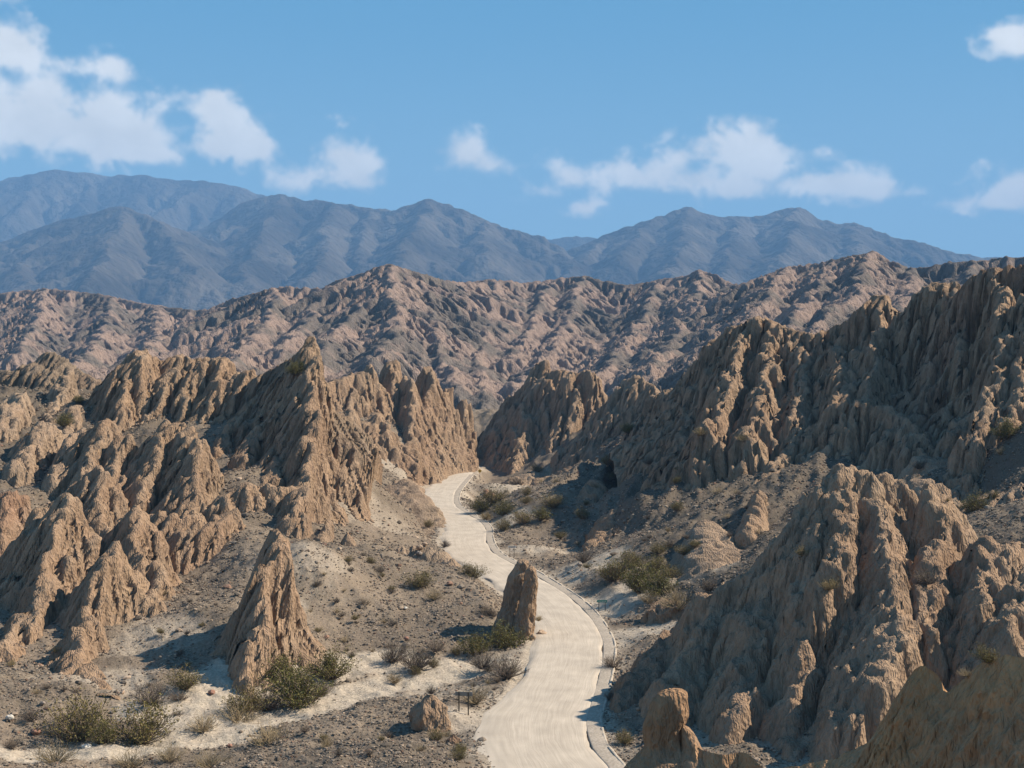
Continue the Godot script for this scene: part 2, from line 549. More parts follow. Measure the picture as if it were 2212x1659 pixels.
func fin(label: String, pts: Array, wn: float, wp: float, o := {}) -> MeshInstance3D:
	# a blade or ridge of rock: a crest line, flanks that run down to the ground on either side and round both ends.
	# wn: half-width on the left (crest given far to near) or in front (left to right); wp: on the other side
	var pw: float = o.get("p", 1.15)          # above 1: steep below the crest and flaring at the foot
	var hill: float = o.get("hill", 0.5)     # 0: slab with upright flanks, 1: straight slopes
	var amp: float = o.get("amp", 0.8)        # lumps
	var flute: float = o.get("flute", 1.3)    # gullies down the flanks
	var ff: float = o.get("ff", 0.35)         # gullies per metre
	var jag: float = o.get("jag", 0.8)        # unevenness of the crest
	var bedding: float = o.get("bed", 0.10)
	var holes: float = o.get("holes", 0.25)
	var lean: float = o.get("lean", 0.35)
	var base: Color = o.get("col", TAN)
	var sink: float = o.get("sink", 0.8)
	var sd: float = names.get("seed", 0) * 37.3
	names["seed"] = names.get("seed", 0) + 1
	var wpts := []
	for q in pts: wpts.append(W(q[0], q[1], q[2]))
	if gathering:
		gathered.append([label, wpts, wn, wp, o])
		return null
	var dist := 0.0
	for p in wpts: dist += -p.z
	dist /= wpts.size()
	var res: float = dist * 0.0019 * o.get("res", 1.0)
	var line := catmull(wpts, res)
	var nl := line.size()
	# plan outline: along one side, round the end, back along the other, round the start
	var foot := PackedVector3Array()
	var top := PackedVector3Array()
	var arc := PackedFloat32Array()
	var s := 0.0
	var dirs := PackedVector3Array()
	dirs.resize(nl)
	var reach := maxi(3, int(nl * 0.08))
	for k in nl:
		var t := line[mini(k + reach, nl - 1)] - line[maxi(k - reach, 0)]
		t.y = 0.0
		dirs[k] = t.normalized()
	var wend: float = minf(wn, wp) * o.get("end", 0.7)
	var right := PackedVector3Array()
	for k in nl:
		right.append(Vector3(dirs[k].z, 0, -dirs[k].x))
	var spec := []
	var t0: float = o.get("t0", 0.75)         # how wide the ends are against the middle
	var t1: float = o.get("t1", 0.85)
	var full := PackedFloat32Array()
	for k in nl:
		var u := float(k) / (nl - 1)
		full.append(lerpf(t0, 1.0, smoothstep(0.0, 0.45, u)) * lerpf(t1, 1.0, smoothstep(1.0, 0.55, u)))
	for k in nl: spec.append([k, right[k] * wp * full[k]])
	var steps := maxi(6, int(PI * wend / res / 1.2))
	for i in range(1, steps):
		var a := PI * i / steps
		var w := lerpf(wp, wn, float(i) / steps) * t1
		w = lerpf(w, wend * t1, sin(a))
		spec.append([nl - 1, (right[nl - 1] * cos(a) + dirs[nl - 1] * sin(a)) * w])
	for kk in nl:
		var k := nl - 1 - kk
		spec.append([k, right[k] * -wn * full[k]])
	for i in range(1, steps):
		var a := PI * i / steps
		var w := lerpf(wn, wp, float(i) / steps) * t0
		w = lerpf(w, wend * t0, sin(a))
		spec.append([0, (right[0] * -cos(a) - dirs[0] * sin(a)) * w])
	# thin out the side that faces away
	var keep := []
	for i in spec.size():
		var off: Vector3 = spec[i][1]
		var away := off.z < -0.35 * off.length()
		if not away or i % 3 == 0: keep.append(spec[i])
	var nu := keep.size()
	var hmax := 0.0
	for i in nu:
		var off: Vector3 = keep[i][1]
		var c := line[keep[i][0]]
		var f := c + off
		f.y = minf(ground_y(f.x, f.z), c.y - 0.3) - sink
		if o.has("floor"): f.y = minf(f.y, o.floor)
		foot.append(f)
		top.append(c)
		if i: s += maxf(absf((f - foot[i - 1]).length()) * 0.5 + absf((c - top[i - 1]).length()) * 0.5, 0.001)
		arc.append(s)
		hmax = maxf(hmax, (c - f).length())
	var nv := clampi(int(hmax / res / 1.1), 12, 150)
	var v := PackedVector3Array()
	var col := PackedColorArray()
	v.resize(nu * nv)
	col.resize(nu * nv)
	for i in nu:
		var c := top[i]
		var f := foot[i]
		var off := f - c
		var out := Vector3(off.x, 0, off.z).normalized()
		var cj := jag * (noise_r.get_noise_2d(c.x * 2.2 + sd, c.z * 2.2) * 0.9 + noise_f.get_noise_2d(c.x * 1.6, c.z * 1.6 + sd))
		var nrm := (out * maxf(0.4, -off.y) + Vector3.UP * Vector2(off.x, off.z).length()).normalized()
		for j in nv:
			var t := 1.0 - float(j) / (nv - 1)     # 1 at the foot, 0 on the crest
			var tt := pow(t, pw) if pw < 1.0 else pow(t, hill) if hill > 1.0 else lerpf(0.66 * (1.0 - exp(-3.4 * t)) / 0.967 + 0.34 * pow(t, 3.5), t, hill)
			var p := Vector3(c.x + off.x * tt, c.y + off.y * t + cj * (1.0 - t), c.z + off.z * tt)
			var e := smoothstep(0.0, 0.12, t)
			var warp := 0.8 * noise_a.get_noise_3d(p.x * 0.5, p.y * 0.5, p.z * 0.5 + sd)
			# gullies and ribs run down the fall of the rock, leaning with its tilted beds
			var lx := (p.x - lean * p.y) * ff + 0.5 * warp
			var lz := p.z * ff + 0.5 * warp
			var fl := noise_r.get_noise_3d(lx * 9.0 + sd, p.y * ff * 1.1, lz * 9.0)
			var f2 := noise_r.get_noise_3d(lx * 26.0 + sd, p.y * ff * 4.0 + 40.0, lz * 26.0)
			var b := BED.dot(p) + 0.7 * warp
			var bd := noise_r.get_noise_2d(b * 11.0, sd)
			var lump := noise_a.get_noise_3d(p.x * 1.2 + sd, p.y * 0.9, p.z * 1.2)
			var fine := noise_f.get_noise_3d(p.x * 1.2, p.y * 0.45 + sd, p.z * 1.2)
			var pit := noise_c.get_noise_3d(p.x + sd, p.y * 0.75, p.z)
			var dsp := e * flute * (0.85 * fl + 0.36 * f2) * (0.55 + 0.45 * sin(PI * minf(t * 1.1, 1.0))) + amp * (0.3 + 0.7 * e) * (lump * 1.2 + 0.30 * fine) + e * bedding * bd
			dsp -= e * holes * smoothstep(-0.55, -0.95, pit)
			p += Vector3.UP.lerp(nrm, smoothstep(0.0, 0.15, t)) * dsp
			v[j * nu + i] = p
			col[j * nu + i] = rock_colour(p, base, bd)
	var m := put(o.get("name", "rock_fin"), grid_mesh(v, col, nu, nv, true), M.rock)
	tag(m, label, o.get("cat", "rock"), o.get("group", ""))
	splat(v)
	return m

var gathering := false
var gathered := []
var rubble := PackedVector3Array()

func massif(x0: float, x1: float, z0: float, z1: float, cell: float, rounds: int, k: float, lean: float, rib: float, rough: float, stand: float) -> void:
	# crests gathered by fin() become one body of rock: flanks fall from every crest, ribs follow the strike of the beds,
	# running water cuts gullies, and each crest keeps the rock that falls from it as a mesh of its own
	gathering = false
	var w := int((x1 - x0) / cell)
	var n := int((z1 - z0) / cell)
	var h := PackedFloat32Array()
	var g := PackedFloat32Array()
	var id := PackedInt32Array()
	var wx := PackedFloat32Array()
	var wz := PackedFloat32Array()
	for a in [h, g, wx, wz]: a.resize(w * n)
	h.resize(w * n); g.resize(w * n); wx.resize(w * n); wz.resize(w * n); id.resize(w * n)
	id.fill(-1)
	for j in n:
		for i in w:
			var x := x0 + i * cell
			var z := z0 + j * cell
			var c := j * w + i
			g[c] = ground_y(x, z)
			h[c] = g[c] - 0.7
			wx[c] = x + rough * 2.2 * noise_a.get_noise_2d(x * 0.9, z * 0.9)
			wz[c] = z + rough * 2.2 * noise_a.get_noise_2d(x * 0.9 + 55.0, z * 0.9)
	for f in gathered.size():
		var e: Array = gathered[f]
		var o: Dictionary = e[4]
		var line := catmull(e[1], 1.6)
		var hm := 1.0
		for p in line: hm = maxf(hm, p.y - ground_y(p.x, p.z))
		var sn: float = o.get("sn", clampf(0.85 * hm / e[2], 1.3, 4.5))
		var spos: float = o.get("sp", clampf(0.85 * hm / e[3], 1.3, 4.5))
		var smin := minf(sn, spos)
		var foot: float = o.get("foot", stand)   # share of the height that stands steep above the flaring foot
		var blunt: float = o.get("blunt", minf(0.18 * (float(e[2]) + float(e[3])), 0.9) * (0.7 if -line[0].z < 160.0 else 1.0))   # half-width of the worn crest
		for q in line.size() - 1:
			var a := line[q]
			var b := line[q + 1]
			a.x -= lean * maxf(0.0, a.y - ground_y(a.x, a.z))
			b.x -= lean * maxf(0.0, b.y - ground_y(b.x, b.z))
			var tall := maxf(0.6, maxf(a.y - ground_y(a.x, a.z), b.y - ground_y(b.x, b.z)))
			var reach := maxf(1.0, foot * tall / smin + (1.0 - foot) * 1.4 * tall + 3.0) + 2.0 * rough + 1.0
			var i0 := clampi(int((minf(a.x, b.x) - reach - x0) / cell), 0, w - 1)
			var i1 := clampi(int((maxf(a.x, b.x) + reach - x0) / cell), 0, w - 1)
			var j0 := clampi(int((minf(a.z, b.z) - reach - z0) / cell), 0, n - 1)
			var j1 := clampi(int((maxf(a.z, b.z) + reach - z0) / cell), 0, n - 1)
			var dx := b.x - a.x
			var dz := b.z - a.z
			var ll := maxf(dx * dx + dz * dz, 1e-4)
			for j in range(j0, j1 + 1):
				for i in range(i0, i1 + 1):
					var c := j * w + i
					var px := wx[c] - a.x
					var pz := wz[c] - a.z
					var t := clampf((px * dx + pz * dz) / ll, 0.0, 1.0)
					var ex := px - dx * t
					var ez := pz - dz * t
					# positive side: right of a crest given far to near, behind one given left to right
					var side := ex * dz - ez * dx
					var sl := spos if side > 0.0 else sn
					var away := sqrt(ex * ex + ez * ez)
					var drop := sl * maxf(0.0, away - blunt)
					if drop > foot * tall: drop = foot * tall + (away - foot * tall / sl) * minf(sl, 0.85)   # a flaring foot
					var y := a.y + (b.y - a.y) * t - drop
					if y > h[c]:
						h[c] = y
						id[c] = f
	for j in n:
		for i in w:
			var c := j * w + i
			if id[c] >= 0:
				var x := x0 + i * cell
				var z := z0 + j * cell
				var o: Dictionary = gathered[id[c]][4]
				var jag: float = o.get("jag", 0.8)
				var up := clampf((h[c] - g[c]) * 0.5, 0.0, 1.0)
				h[c] += up * (rib * (0.65 * noise_r.get_noise_2d(x * 3.4, z * 0.9) + 0.4 * noise_r.get_noise_2d(x * 9.0, z * 2.6 + 20.0)) + 0.6 * jag * noise_f.get_noise_2d(x * 0.55, z * 0.55))
	erode(h, w, n, cell, rounds, k, -50.0)
	var v := PackedVector3Array()
	var nr := PackedVector3Array()
	v.resize(w * n)
	nr.resize(w * n)
	for j in n:
		for i in w:
			var c := j * w + i
			var x := x0 + i * cell
			var z := z0 + j * cell
			var sx := (h[j * w + mini(i + 1, w - 1)] - h[j * w + maxi(i - 1, 0)]) / (2.0 * cell)
			var sz := (h[mini(j + 1, n - 1) * w + i] - h[maxi(j - 1, 0) * w + i]) / (2.0 * cell)
			var nm := Vector3(-sx, 0.8, -sz).normalized()
			var up := maxf(0.0, h[c] - g[c])
			var p := Vector3(x + lean * up, h[c], z)
			var e := clampf(up * 0.6, 0.0, 1.0)
			var lump := noise_a.get_noise_3d(p.x * 1.6, p.y * 1.0, p.z * 1.6)
			var fine := noise_f.get_noise_3d(p.x * 1.5, p.y * 0.55, p.z * 1.5)
			var fl := noise_r.get_noise_3d((p.x - 0.3 * p.y) * 7.0, p.y * 1.2, p.z * 7.0)
			var pit := noise_c.get_noise_3d(p.x, p.y * 0.7, p.z)
			v[c] = p + nm * e * rough * (0.42 * lump + 0.24 * fine + 0.28 * fl - 0.34 * noise_r.get_noise_3d((p.x - 0.3 * p.y) * 4.6 + 80.0, p.y * 0.9, p.z * 4.6 + 30.0) + 0.22 * noise_r.get_noise_2d(BED.dot(p) * 9.0 + 2.0 * lump, 3.0) - 0.55 * smoothstep(-0.6, -0.95, pit))
	for j in n:
		for i in w:
			var e := v[j * w + mini(i + 1, w - 1)] - v[j * w + maxi(i - 1, 0)]
			var d := v[mini(j + 1, n - 1) * w + i] - v[maxi(j - 1, 0) * w + i]
			nr[j * w + i] = d.cross(e).normalized()
	var loose := RandomNumberGenerator.new()
	loose.seed = w
	for c in w * n:
		if id[c] >= 0 and absf(h[c] - g[c]) < 0.5 and loose.randf() < 0.16 * cell / 0.3:
			var a := loose.randf() * TAU
			var far := pow(loose.randf(), 2.0) * 3.0
			rubble.append(Vector3(v[c].x + cos(a) * far, 0, v[c].z + sin(a) * far))
	var faces := []
	for f in gathered.size(): faces.append(PackedInt32Array())
	for j in n - 1:
		for i in w - 1:
			var a := j * w + i
			var f := -1
			var top := -1e9
			var low := 1e9
			for c in [a, a + 1, a + w, a + w + 1]:
				if id[c] >= 0 and h[c] > top:
					top = h[c]
					f = id[c]
			if f < 0 or top < g[a] - 0.6: continue
			faces[f].append(a)
	for f in gathered.size():
		var cells: PackedInt32Array = faces[f]
		if cells.size() < 12: continue
		var o: Dictionary = gathered[f][4]
		var base: Color = o.get("col", TAN)
		var map := {}
		var pv := PackedVector3Array()
		var pn := PackedVector3Array()
		var pc := PackedColorArray()
		var idx := PackedInt32Array()
		for a in cells:
			var q := []
			for c in [a, a + 1, a + w, a + w + 1]:
				if not map.has(c):
					map[c] = pv.size()
					pv.append(v[c])
					pn.append(nr[c])
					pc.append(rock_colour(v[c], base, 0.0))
				q.append(map[c])
			idx.append_array([q[0], q[1], q[2], q[1], q[3], q[2]])
		var m := put(o.get("name", "rock_fin"), mesh_of(pv, pn, pc, idx), M.rock)
		tag(m, gathered[f][0], o.get("cat", "rock"), o.get("group", ""))
		splat(pv)
	gathered.clear()

func column_mesh(rows: Array, d: float, thick: float, o := {}) -> ArrayMesh:
	# a standing stone: [y, left, right] on the sheet gives its real width at each height
	var amp: float = o.get("amp", 0.25)
	var base: Color = o.get("col", TAN)
	var sd: float = o.get("seed", 3.0) * 17.0
	var res := d * 0.0011
	var c := Curve3D.new()
	var left := []
	var right := []
	for r in rows:
		left.append(W(r[1], r[0], d))
		right.append(W(r[2], r[0], d))
	var height: float = left[0].y - left[-1].y
	var nv := clampi(int(height / res), 30, 150)
	var girth: float = (right[rows.size() / 2].x - left[rows.size() / 2].x) * 3.0
	var nu := clampi(int(girth / res), 40, 220)
	var v := PackedVector3Array()
	var col := PackedColorArray()
	var k := 0
	for j in nv:
		var y: float = left[0].y - height * (1.0 - float(j) / (nv - 1))
		y = left[0].y - height + height * float(j) / (nv - 1)
		k = 0
		while k < rows.size() - 2 and left[k + 1].y > y: k += 1
		var t: float = clampf((left[k].y - y) / maxf(left[k].y - left[k + 1].y, 1e-4), 0.0, 1.0)
		t = t * t * (3.0 - 2.0 * t) * 0.5 + t * 0.5
		var xl: float = lerpf(left[k].x, left[k + 1].x, t)
		var xr: float = lerpf(right[k].x, right[k + 1].x, t)
		var f := float(j) / (nv - 1)
		var cap := sqrt(maxf(0.0, 1.0 - pow(maxf(0.0, (f - 0.93) / 0.07), 2.0)))
		var rx := (xr - xl) * 0.5 * maxf(cap, 0.02)
		var rz: float = rx * thick + o.get("deep", 0.0) * cap
		var cx := (xl + xr) * 0.5
		for i in nu:
			var a := TAU * i / nu
			var ca := cos(a)
			var sa := sin(a)
			var sq := pow(absf(ca), 2.6) + pow(absf(sa), 2.6)
			var r := pow(sq, -1.0 / 2.6)
			var p := Vector3(cx + rx * r * ca, y, -d - rz * r * sa)
			var nn := Vector3(ca, 0.15, -sa)
			var lump := noise_a.get_noise_3d(p.x * 1.4 + sd, p.y * 0.8, p.z * 1.4)
			var fine := noise_f.get_noise_3d(p.x * 2.0, p.y * 1.2 + sd, p.z * 2.0)
			var fl := noise_r.get_noise_2d(a * 9.0 * rx + sd, y * 1.3)
			var pit := noise_c.get_noise_3d(p.x + sd, p.y * 0.6, p.z)
			p += nn * (amp * (lump + 0.5 * fine + 0.45 * fl) - o.get("holes", 0.12) * smoothstep(-0.6, -0.95, pit)) * minf(1.0, cap + 0.2)
			v.append(p)
			col.append(rock_colour(p, base, fl * 0.4))
	var m := grid_mesh(v, col, nu, nv, true)
	splat(v)
	return m

# low rock that breaks through the gravel: label, crest, widths, look, and how far it stands out
var outcrops := [
	["small tan tooth poking from the gravel hill, nearest the row of knobs", [[712, 1118, 161], [702, 1142, 159.5], [692, 1165, 158]], 0.9, 1.3, {"amp": 0.25, "jag": 0.5, "flute": 0.3}, 1.3],
	["small tan tooth poking from the gravel hill, nearer the road", [[752, 1152, 160], [748, 1178, 158.5], [742, 1205, 157]], 1.0, 1.5, {"amp": 0.25, "jag": 0.5, "flute": 0.3}, 1.6],
	["pale eroded spur cut by the left edge of the road", [[888, 1042, 252], [908, 1066, 245], [928, 1100, 236], [943, 1138, 227], [950, 1160, 221]], 8.0, 2.6, {"amp": 0.5, "flute": 0.9, "ff": 0.3, "col": PALE}, 3],
	["pale gullied spur descending through the dark gravel right of the road", [[1445, 990, 264], [1403, 993, 259], [1396, 1030, 251], [1392, 1080, 240], [1388, 1118, 231]], 5.0, 7.0, {"col": PALE, "amp": 0.7, "flute": 1.0, "ff": 0.3}, 4],
	["small tan crag halfway down the dark gravel", [[1290, 1040, 238], [1282, 1060, 234], [1268, 1090, 228]], 3.2, 3.0, {"amp": 0.6}, 2.5],
	["tan crag low on the slope above the arrow sign", [[1322, 1105, 206], [1308, 1138, 201], [1290, 1170, 195]], 3.4, 3.0, {"amp": 0.6}, 3],
	["low tan bank beside the yellow sign bend", [[1108, 1035, 318], [1150, 1022, 325], [1195, 1008, 330]], 6.0, 5.0, {"amp": 0.6, "col": PALE}, 2],
	["pale smooth spur above the green shrubs right of the road", [[1522, 1125, 170], [1520, 1158, 166], [1518, 1195, 161], [1530, 1232, 156]], 5.0, 6.0, {"col": PALE, "amp": 0.5, "flute": 0.25}, 2.2],
	["broken tan outcrop on the gravel below the big right hill", [[1640, 1065, 176], [1630, 1095, 172], [1612, 1138, 166]], 2.4, 2.4, {"amp": 0.6, "flute": 0.4}, 2.5],
	["rounded tan boulder outcrop at the roadside gravel right of the green sign", [[1400, 1318, 141], [1425, 1308, 142], [1450, 1316, 141]], 1.6, 1.6, {"amp": 0.2, "jag": 0.2, "p": 0.7}, 1.2],
	["pale knobbly spur in the gully below the tower", [[1990, 985, 178], [2035, 1008, 173], [2068, 1050, 166], [2108, 1095, 158]], 5.0, 6.0, {"col": PALE, "amp": 0.6, "flute": 0.9}, 3],
	["tan rock steps at the right edge above the near fins", [[2130, 1080, 150], [2170, 1070, 149], [2230, 1055, 148]], 6.0, 4.0, {"amp": 0.6, "col": PALE}, 3],
	["small cleft tan rock on the bank left of the grey sign", [[908, 1522, 102], [920, 1503, 102], [938, 1501, 102], [954, 1520, 102]], 1.0, 0.9, {"amp": 0.3, "jag": 0.15, "flute": 0.7, "p": 0.7, "sink": 0.5}, 1.8],
	["dark little rock on the bank at the bottom of the wash", [[972, 1592, 99], [980, 1588, 99], [990, 1596, 99]], 0.6, 0.5, {"amp": 0.15, "jag": 0.1, "flute": 0.2, "p": 0.8, "sink": 0.5, "col": PINK}, 0.7],
	["tan rock rib on the gravel right of the pale gullied spur", [[1480, 1010, 236], [1472, 1040, 230], [1462, 1070, 224]], 3.0, 3.4, {"amp": 0.6}, 2.2],
	["ragged tan ledge under the big right hill", [[1560, 1010, 208], [1590, 1000, 208], [1625, 1012, 206]], 4.0, 3.0, {"amp": 0.6}, 2.2],
	["pale rock hump on the slope right of the huge brown hill", [[1990, 1040, 165], [2010, 1070, 160], [2050, 1100, 155]], 4.0, 4.0, {"amp": 0.6, "col": PALE}, 2.4],
	["gullied tan bank on the slope under the flat topped buttress", [[1240, 1010, 300], [1222, 1035, 290], [1200, 1060, 280]], 4.5, 5.0, {"amp": 0.7}, 2.6],
	["small rib of tan rock above the far bend shrubs", [[1180, 1030, 310], [1165, 1050, 302], [1150, 1068, 295]], 3.6, 4.0, {"amp": 0.6}, 2.2],
	["pale crest of gullied soil along the road side of the gravel hill", [[866, 1190, 172], [905, 1186, 172], [945, 1200, 169], [985, 1222, 165]], 3.0, 3.0, {"amp": 0.4, "col": PALE, "flute": 0.6}, 0.9],
]

func build_outcrops() -> void:
	for q in outcrops: fin(q[0], q[1], q[2], q[3], q[4])

func build_left_rocks() -> void:
	gathering = true
	fin("tall pitted tan rock blade standing alone above the shrubs of the dry wash", [[616, 1168, 125], [602, 1157, 124], [588, 1182, 123], [574, 1209, 122], [566, 1237, 120.5], [574, 1262, 119], [562, 1307, 117.5], [547, 1360, 116], [532, 1420, 114.5], [522, 1456, 113.5]], 1.7, 2.7, {"foot": 0.84, "holes": 0.5, "ff": 0.5, "p": 1.5})
	fin("pitted tan blade with a black shadow beside it, left of the lone tall blade", [[242, 1178, 133], [226, 1203, 132], [213, 1240, 130], [206, 1290, 127.5], [190, 1332, 125], [172, 1362, 122.5]], 3, 6.2, {"holes": 0.6, "ff": 0.45, "p": 1.5})
	fin("split tan rock fin with a flaring skirt behind the pitted blade", [[298, 1097, 145], [303, 1130, 143], [299, 1180, 140], [293, 1240, 137], [286, 1296, 133]], 3.8, 6.9, {"p": 1.6})
	fin("small rounded tan knob on the right shoulder of the split fin", [[336, 1216, 138], [338, 1240, 136.5], [334, 1275, 134.5], [330, 1300, 132.5]], 1.6, 3.2, {"amp": 0.3, "jag": 0.3})
	fin("long tan rock fin stepping down to the left edge gravel", [[140, 1069, 143], [128, 1100, 141], [118, 1150, 138.5], [108, 1205, 136], [96, 1262, 132], [80, 1316, 128], [70, 1346, 125]], 4, 7, {"holes": 0.45, "p": 1.4})
	fin("narrow tan rib beside the long stepped fin", [[92, 1100, 145], [72, 1150, 143], [50, 1215, 140], [30, 1275, 136]], 3, 3.2, {"jag": 0.8})
	fin("reddish tan rock knob cut by the left edge of the view", [[30, 1065, 155], [18, 1090, 153], [0, 1130, 150], [-30, 1190, 147]], 7.5, 6.2, {"col": PINK})
	fin("low layered tan outcrop at the foot of the pitted blade", [[168, 1363, 120], [156, 1400, 118], [142, 1440, 115], [122, 1476, 111]], 2, 3.2, {"bed": 0.5})
	fin("small crumbly outcrop trailing down to the shrubs of the wash", [[190, 1440, 114], [200, 1470, 112], [226, 1500, 109]], 1.9, 2, {"bed": 0.45, "jag": 0.3})
	fin("small leaning slab at the left edge below the long fin", [[44, 1332, 127], [34, 1362, 124], [12, 1394, 120]], 2, 2.5, {})
	fin("rounded pitted tan tower in front of the dark crevice", [[214, 1013, 165], [222, 1032, 164], [216, 1075, 162], [208, 1122, 159]], 3.8, 5, {"holes": 0.7, "p": 1.5})
	fin("pale tan blade leaning right above the black hollow", [[228, 911, 180], [223, 935, 178.5], [210, 972, 175], [193, 1012, 172], [174, 1052, 168.5], [156, 1088, 165]], 5.6, 6.9, {"p": 1.25})
	fin("slender tan rib between the leaning blade and the smooth slab", [[266, 945, 176], [258, 985, 174], [247, 1030, 171], [240, 1060, 169]], 3.2, 3.8, {})
	fin("smooth broad tan slab lit on its left face in the left cluster", [[373, 913, 177], [362, 936, 176], [343, 968, 174], [328, 1003, 171], [316, 1042, 168.5], [304, 1080, 166]], 11, 3.8, {"flute": 0.4, "holes": 0.1})
	fin("dark narrow fin standing in the crevice beside the smooth slab", [[410, 930, 175], [400, 965, 173], [390, 1010, 171], [382, 1060, 169]], 3, 2.8, {"jag": 0.9})
	fin("broad tan fin with a wide sunlit apron on its right", [[425, 953, 172], [418, 985, 170], [413, 1030, 167], [409, 1072, 164], [412, 1112, 161]], 4, 11, {"p": 1.5})
	fin("row of short tan teeth at the foot of the sunlit apron", [[300, 1115, 157], [340, 1112, 157], [380, 1122, 156.5], [430, 1118, 157]], 5.6, 3.8, {"jag": 0.8})
	fin("rounded tan hump right of the short teeth", [[395, 1150, 151], [430, 1146, 151.5], [460, 1130, 153], [505, 1105, 157]], 6.9, 4.4, {"flute": 1.0})
	fin("sharp pointed tan peak crowning the left cluster", [[305, 757, 212], [298, 782, 210], [281, 816, 208], [268, 852, 205], [256, 892, 202], [247, 928, 199]], 5.5, 7.0, {"p": 1.25})
	fin("craggy tan rampart with dark clefts right of the sharp peak", [[326, 774, 217], [350, 787, 217], [385, 775, 216], [431, 777, 216], [459, 786, 215], [474, 800, 214]], 15.0, 8.0, {"sn": 1.9, "sp": 1.6, "jag": 1.2})
	fin("diagonal tan rib running down the craggy rampart", [[433, 782, 211], [416, 830, 208], [396, 872, 205], [376, 908, 203]], 3.0, 3.6, {})
	fin("shorter diagonal rib at the centre of the craggy rampart", [[370, 800, 211], [352, 840, 208], [335, 880, 205], [318, 912, 203]], 3.0, 3.2, {})
	fin("square headed tan fin at the right end of the rampart", [[478, 772, 212], [473, 800, 210], [461, 842, 208], [450, 880, 205], [441, 915, 203]], 3.2, 6.0, {"jag": 0.9})
	fin("low tan wall with one thin pinnacle between the rampart and the tall summit", [[486, 822, 206], [525, 826, 206.5], [534, 801, 207], [541, 828, 207], [575, 826, 207]], 9.0, 5.0, {"jag": 0.3})
	fin("tall curved summit horn, highest of the left rocks, with a long sunlit right wall", [[677, 731, 197], [674, 760, 195], [671, 800, 192], [677, 850, 188], [680, 900, 184], [673, 960, 179], [667, 1010, 174.5], [652, 1050, 170.5], [640, 1082, 167]], 7.0, 4.4, {"jag": 0.8, "sn": 2.0, "sp": 2.6, "foot": 0.97})
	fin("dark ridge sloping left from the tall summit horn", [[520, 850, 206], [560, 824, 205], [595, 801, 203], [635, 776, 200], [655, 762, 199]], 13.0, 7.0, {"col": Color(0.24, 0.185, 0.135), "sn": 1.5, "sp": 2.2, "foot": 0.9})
	fin("diagonal tan rib high on the slope under the dark ridge", [[610, 852, 196], [580, 890, 193], [552, 935, 189], [525, 985, 184]], 3.4, 3.6, {"bed": 0.4})
	fin("long jagged rib beside the summit wall", [[640, 880, 192], [622, 925, 189], [602, 972, 184], [583, 1030, 176]], 3.4, 3.6, {"bed": 0.4, "jag": 0.8})
	fin("short dark rib in the gravel bowl left of the summit wall", [[560, 850, 200], [530, 885, 197], [500, 930, 193], [478, 975, 187]], 3.0, 3.4, {"bed": 0.4})
	fin("row of dark broken knobs ending under the summit wall", [[470, 1078, 164], [510, 1060, 165], [545, 1049, 166], [590, 1052, 166.5], [640, 1062, 167]], 4.0, 3.0, {"jag": 0.7, "ff": 0.4})
	fin("small pale rib below the row of broken knobs", [[650, 1060, 165], [642, 1090, 162], [630, 1120, 159]], 2.2, 3.0, {})
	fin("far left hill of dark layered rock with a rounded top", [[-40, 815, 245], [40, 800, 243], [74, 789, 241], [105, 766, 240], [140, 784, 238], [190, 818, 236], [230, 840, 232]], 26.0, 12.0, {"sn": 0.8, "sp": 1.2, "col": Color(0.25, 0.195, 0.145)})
	for r in [["upper", [[150, 800, 225], [128, 850, 214], [108, 905, 203]]], ["middle", [[170, 880, 206], [148, 930, 196], [120, 985, 185]]], ["lowest", [[175, 925, 186], [150, 975, 180], [118, 1030, 172]]]]:
		fin("%s of three pale diagonal ribs on the dark far left slope" % r[0], r[1], 1.7, 2.0, {"amp": 0.5, "col": PALE})
	fin("pale rounded rock nose at the left edge below the far left hill", [[42, 850, 205], [28, 880, 200], [5, 930, 192]], 3.4, 3.6, {"col": PALE})
	fin("rough pale rock step low on the dark far left slope", [[100, 915, 190], [70, 955, 184], [35, 1010, 175]], 3.0, 3.4, {"bed": 0.5, "col": PALE})
	massif(-112.0, -17.0, -262.0, -108.0, 0.31, 10, 0.12, 0.22, 0.45, 0.62, 0.68)
	# scattered small teeth on the gravel hill

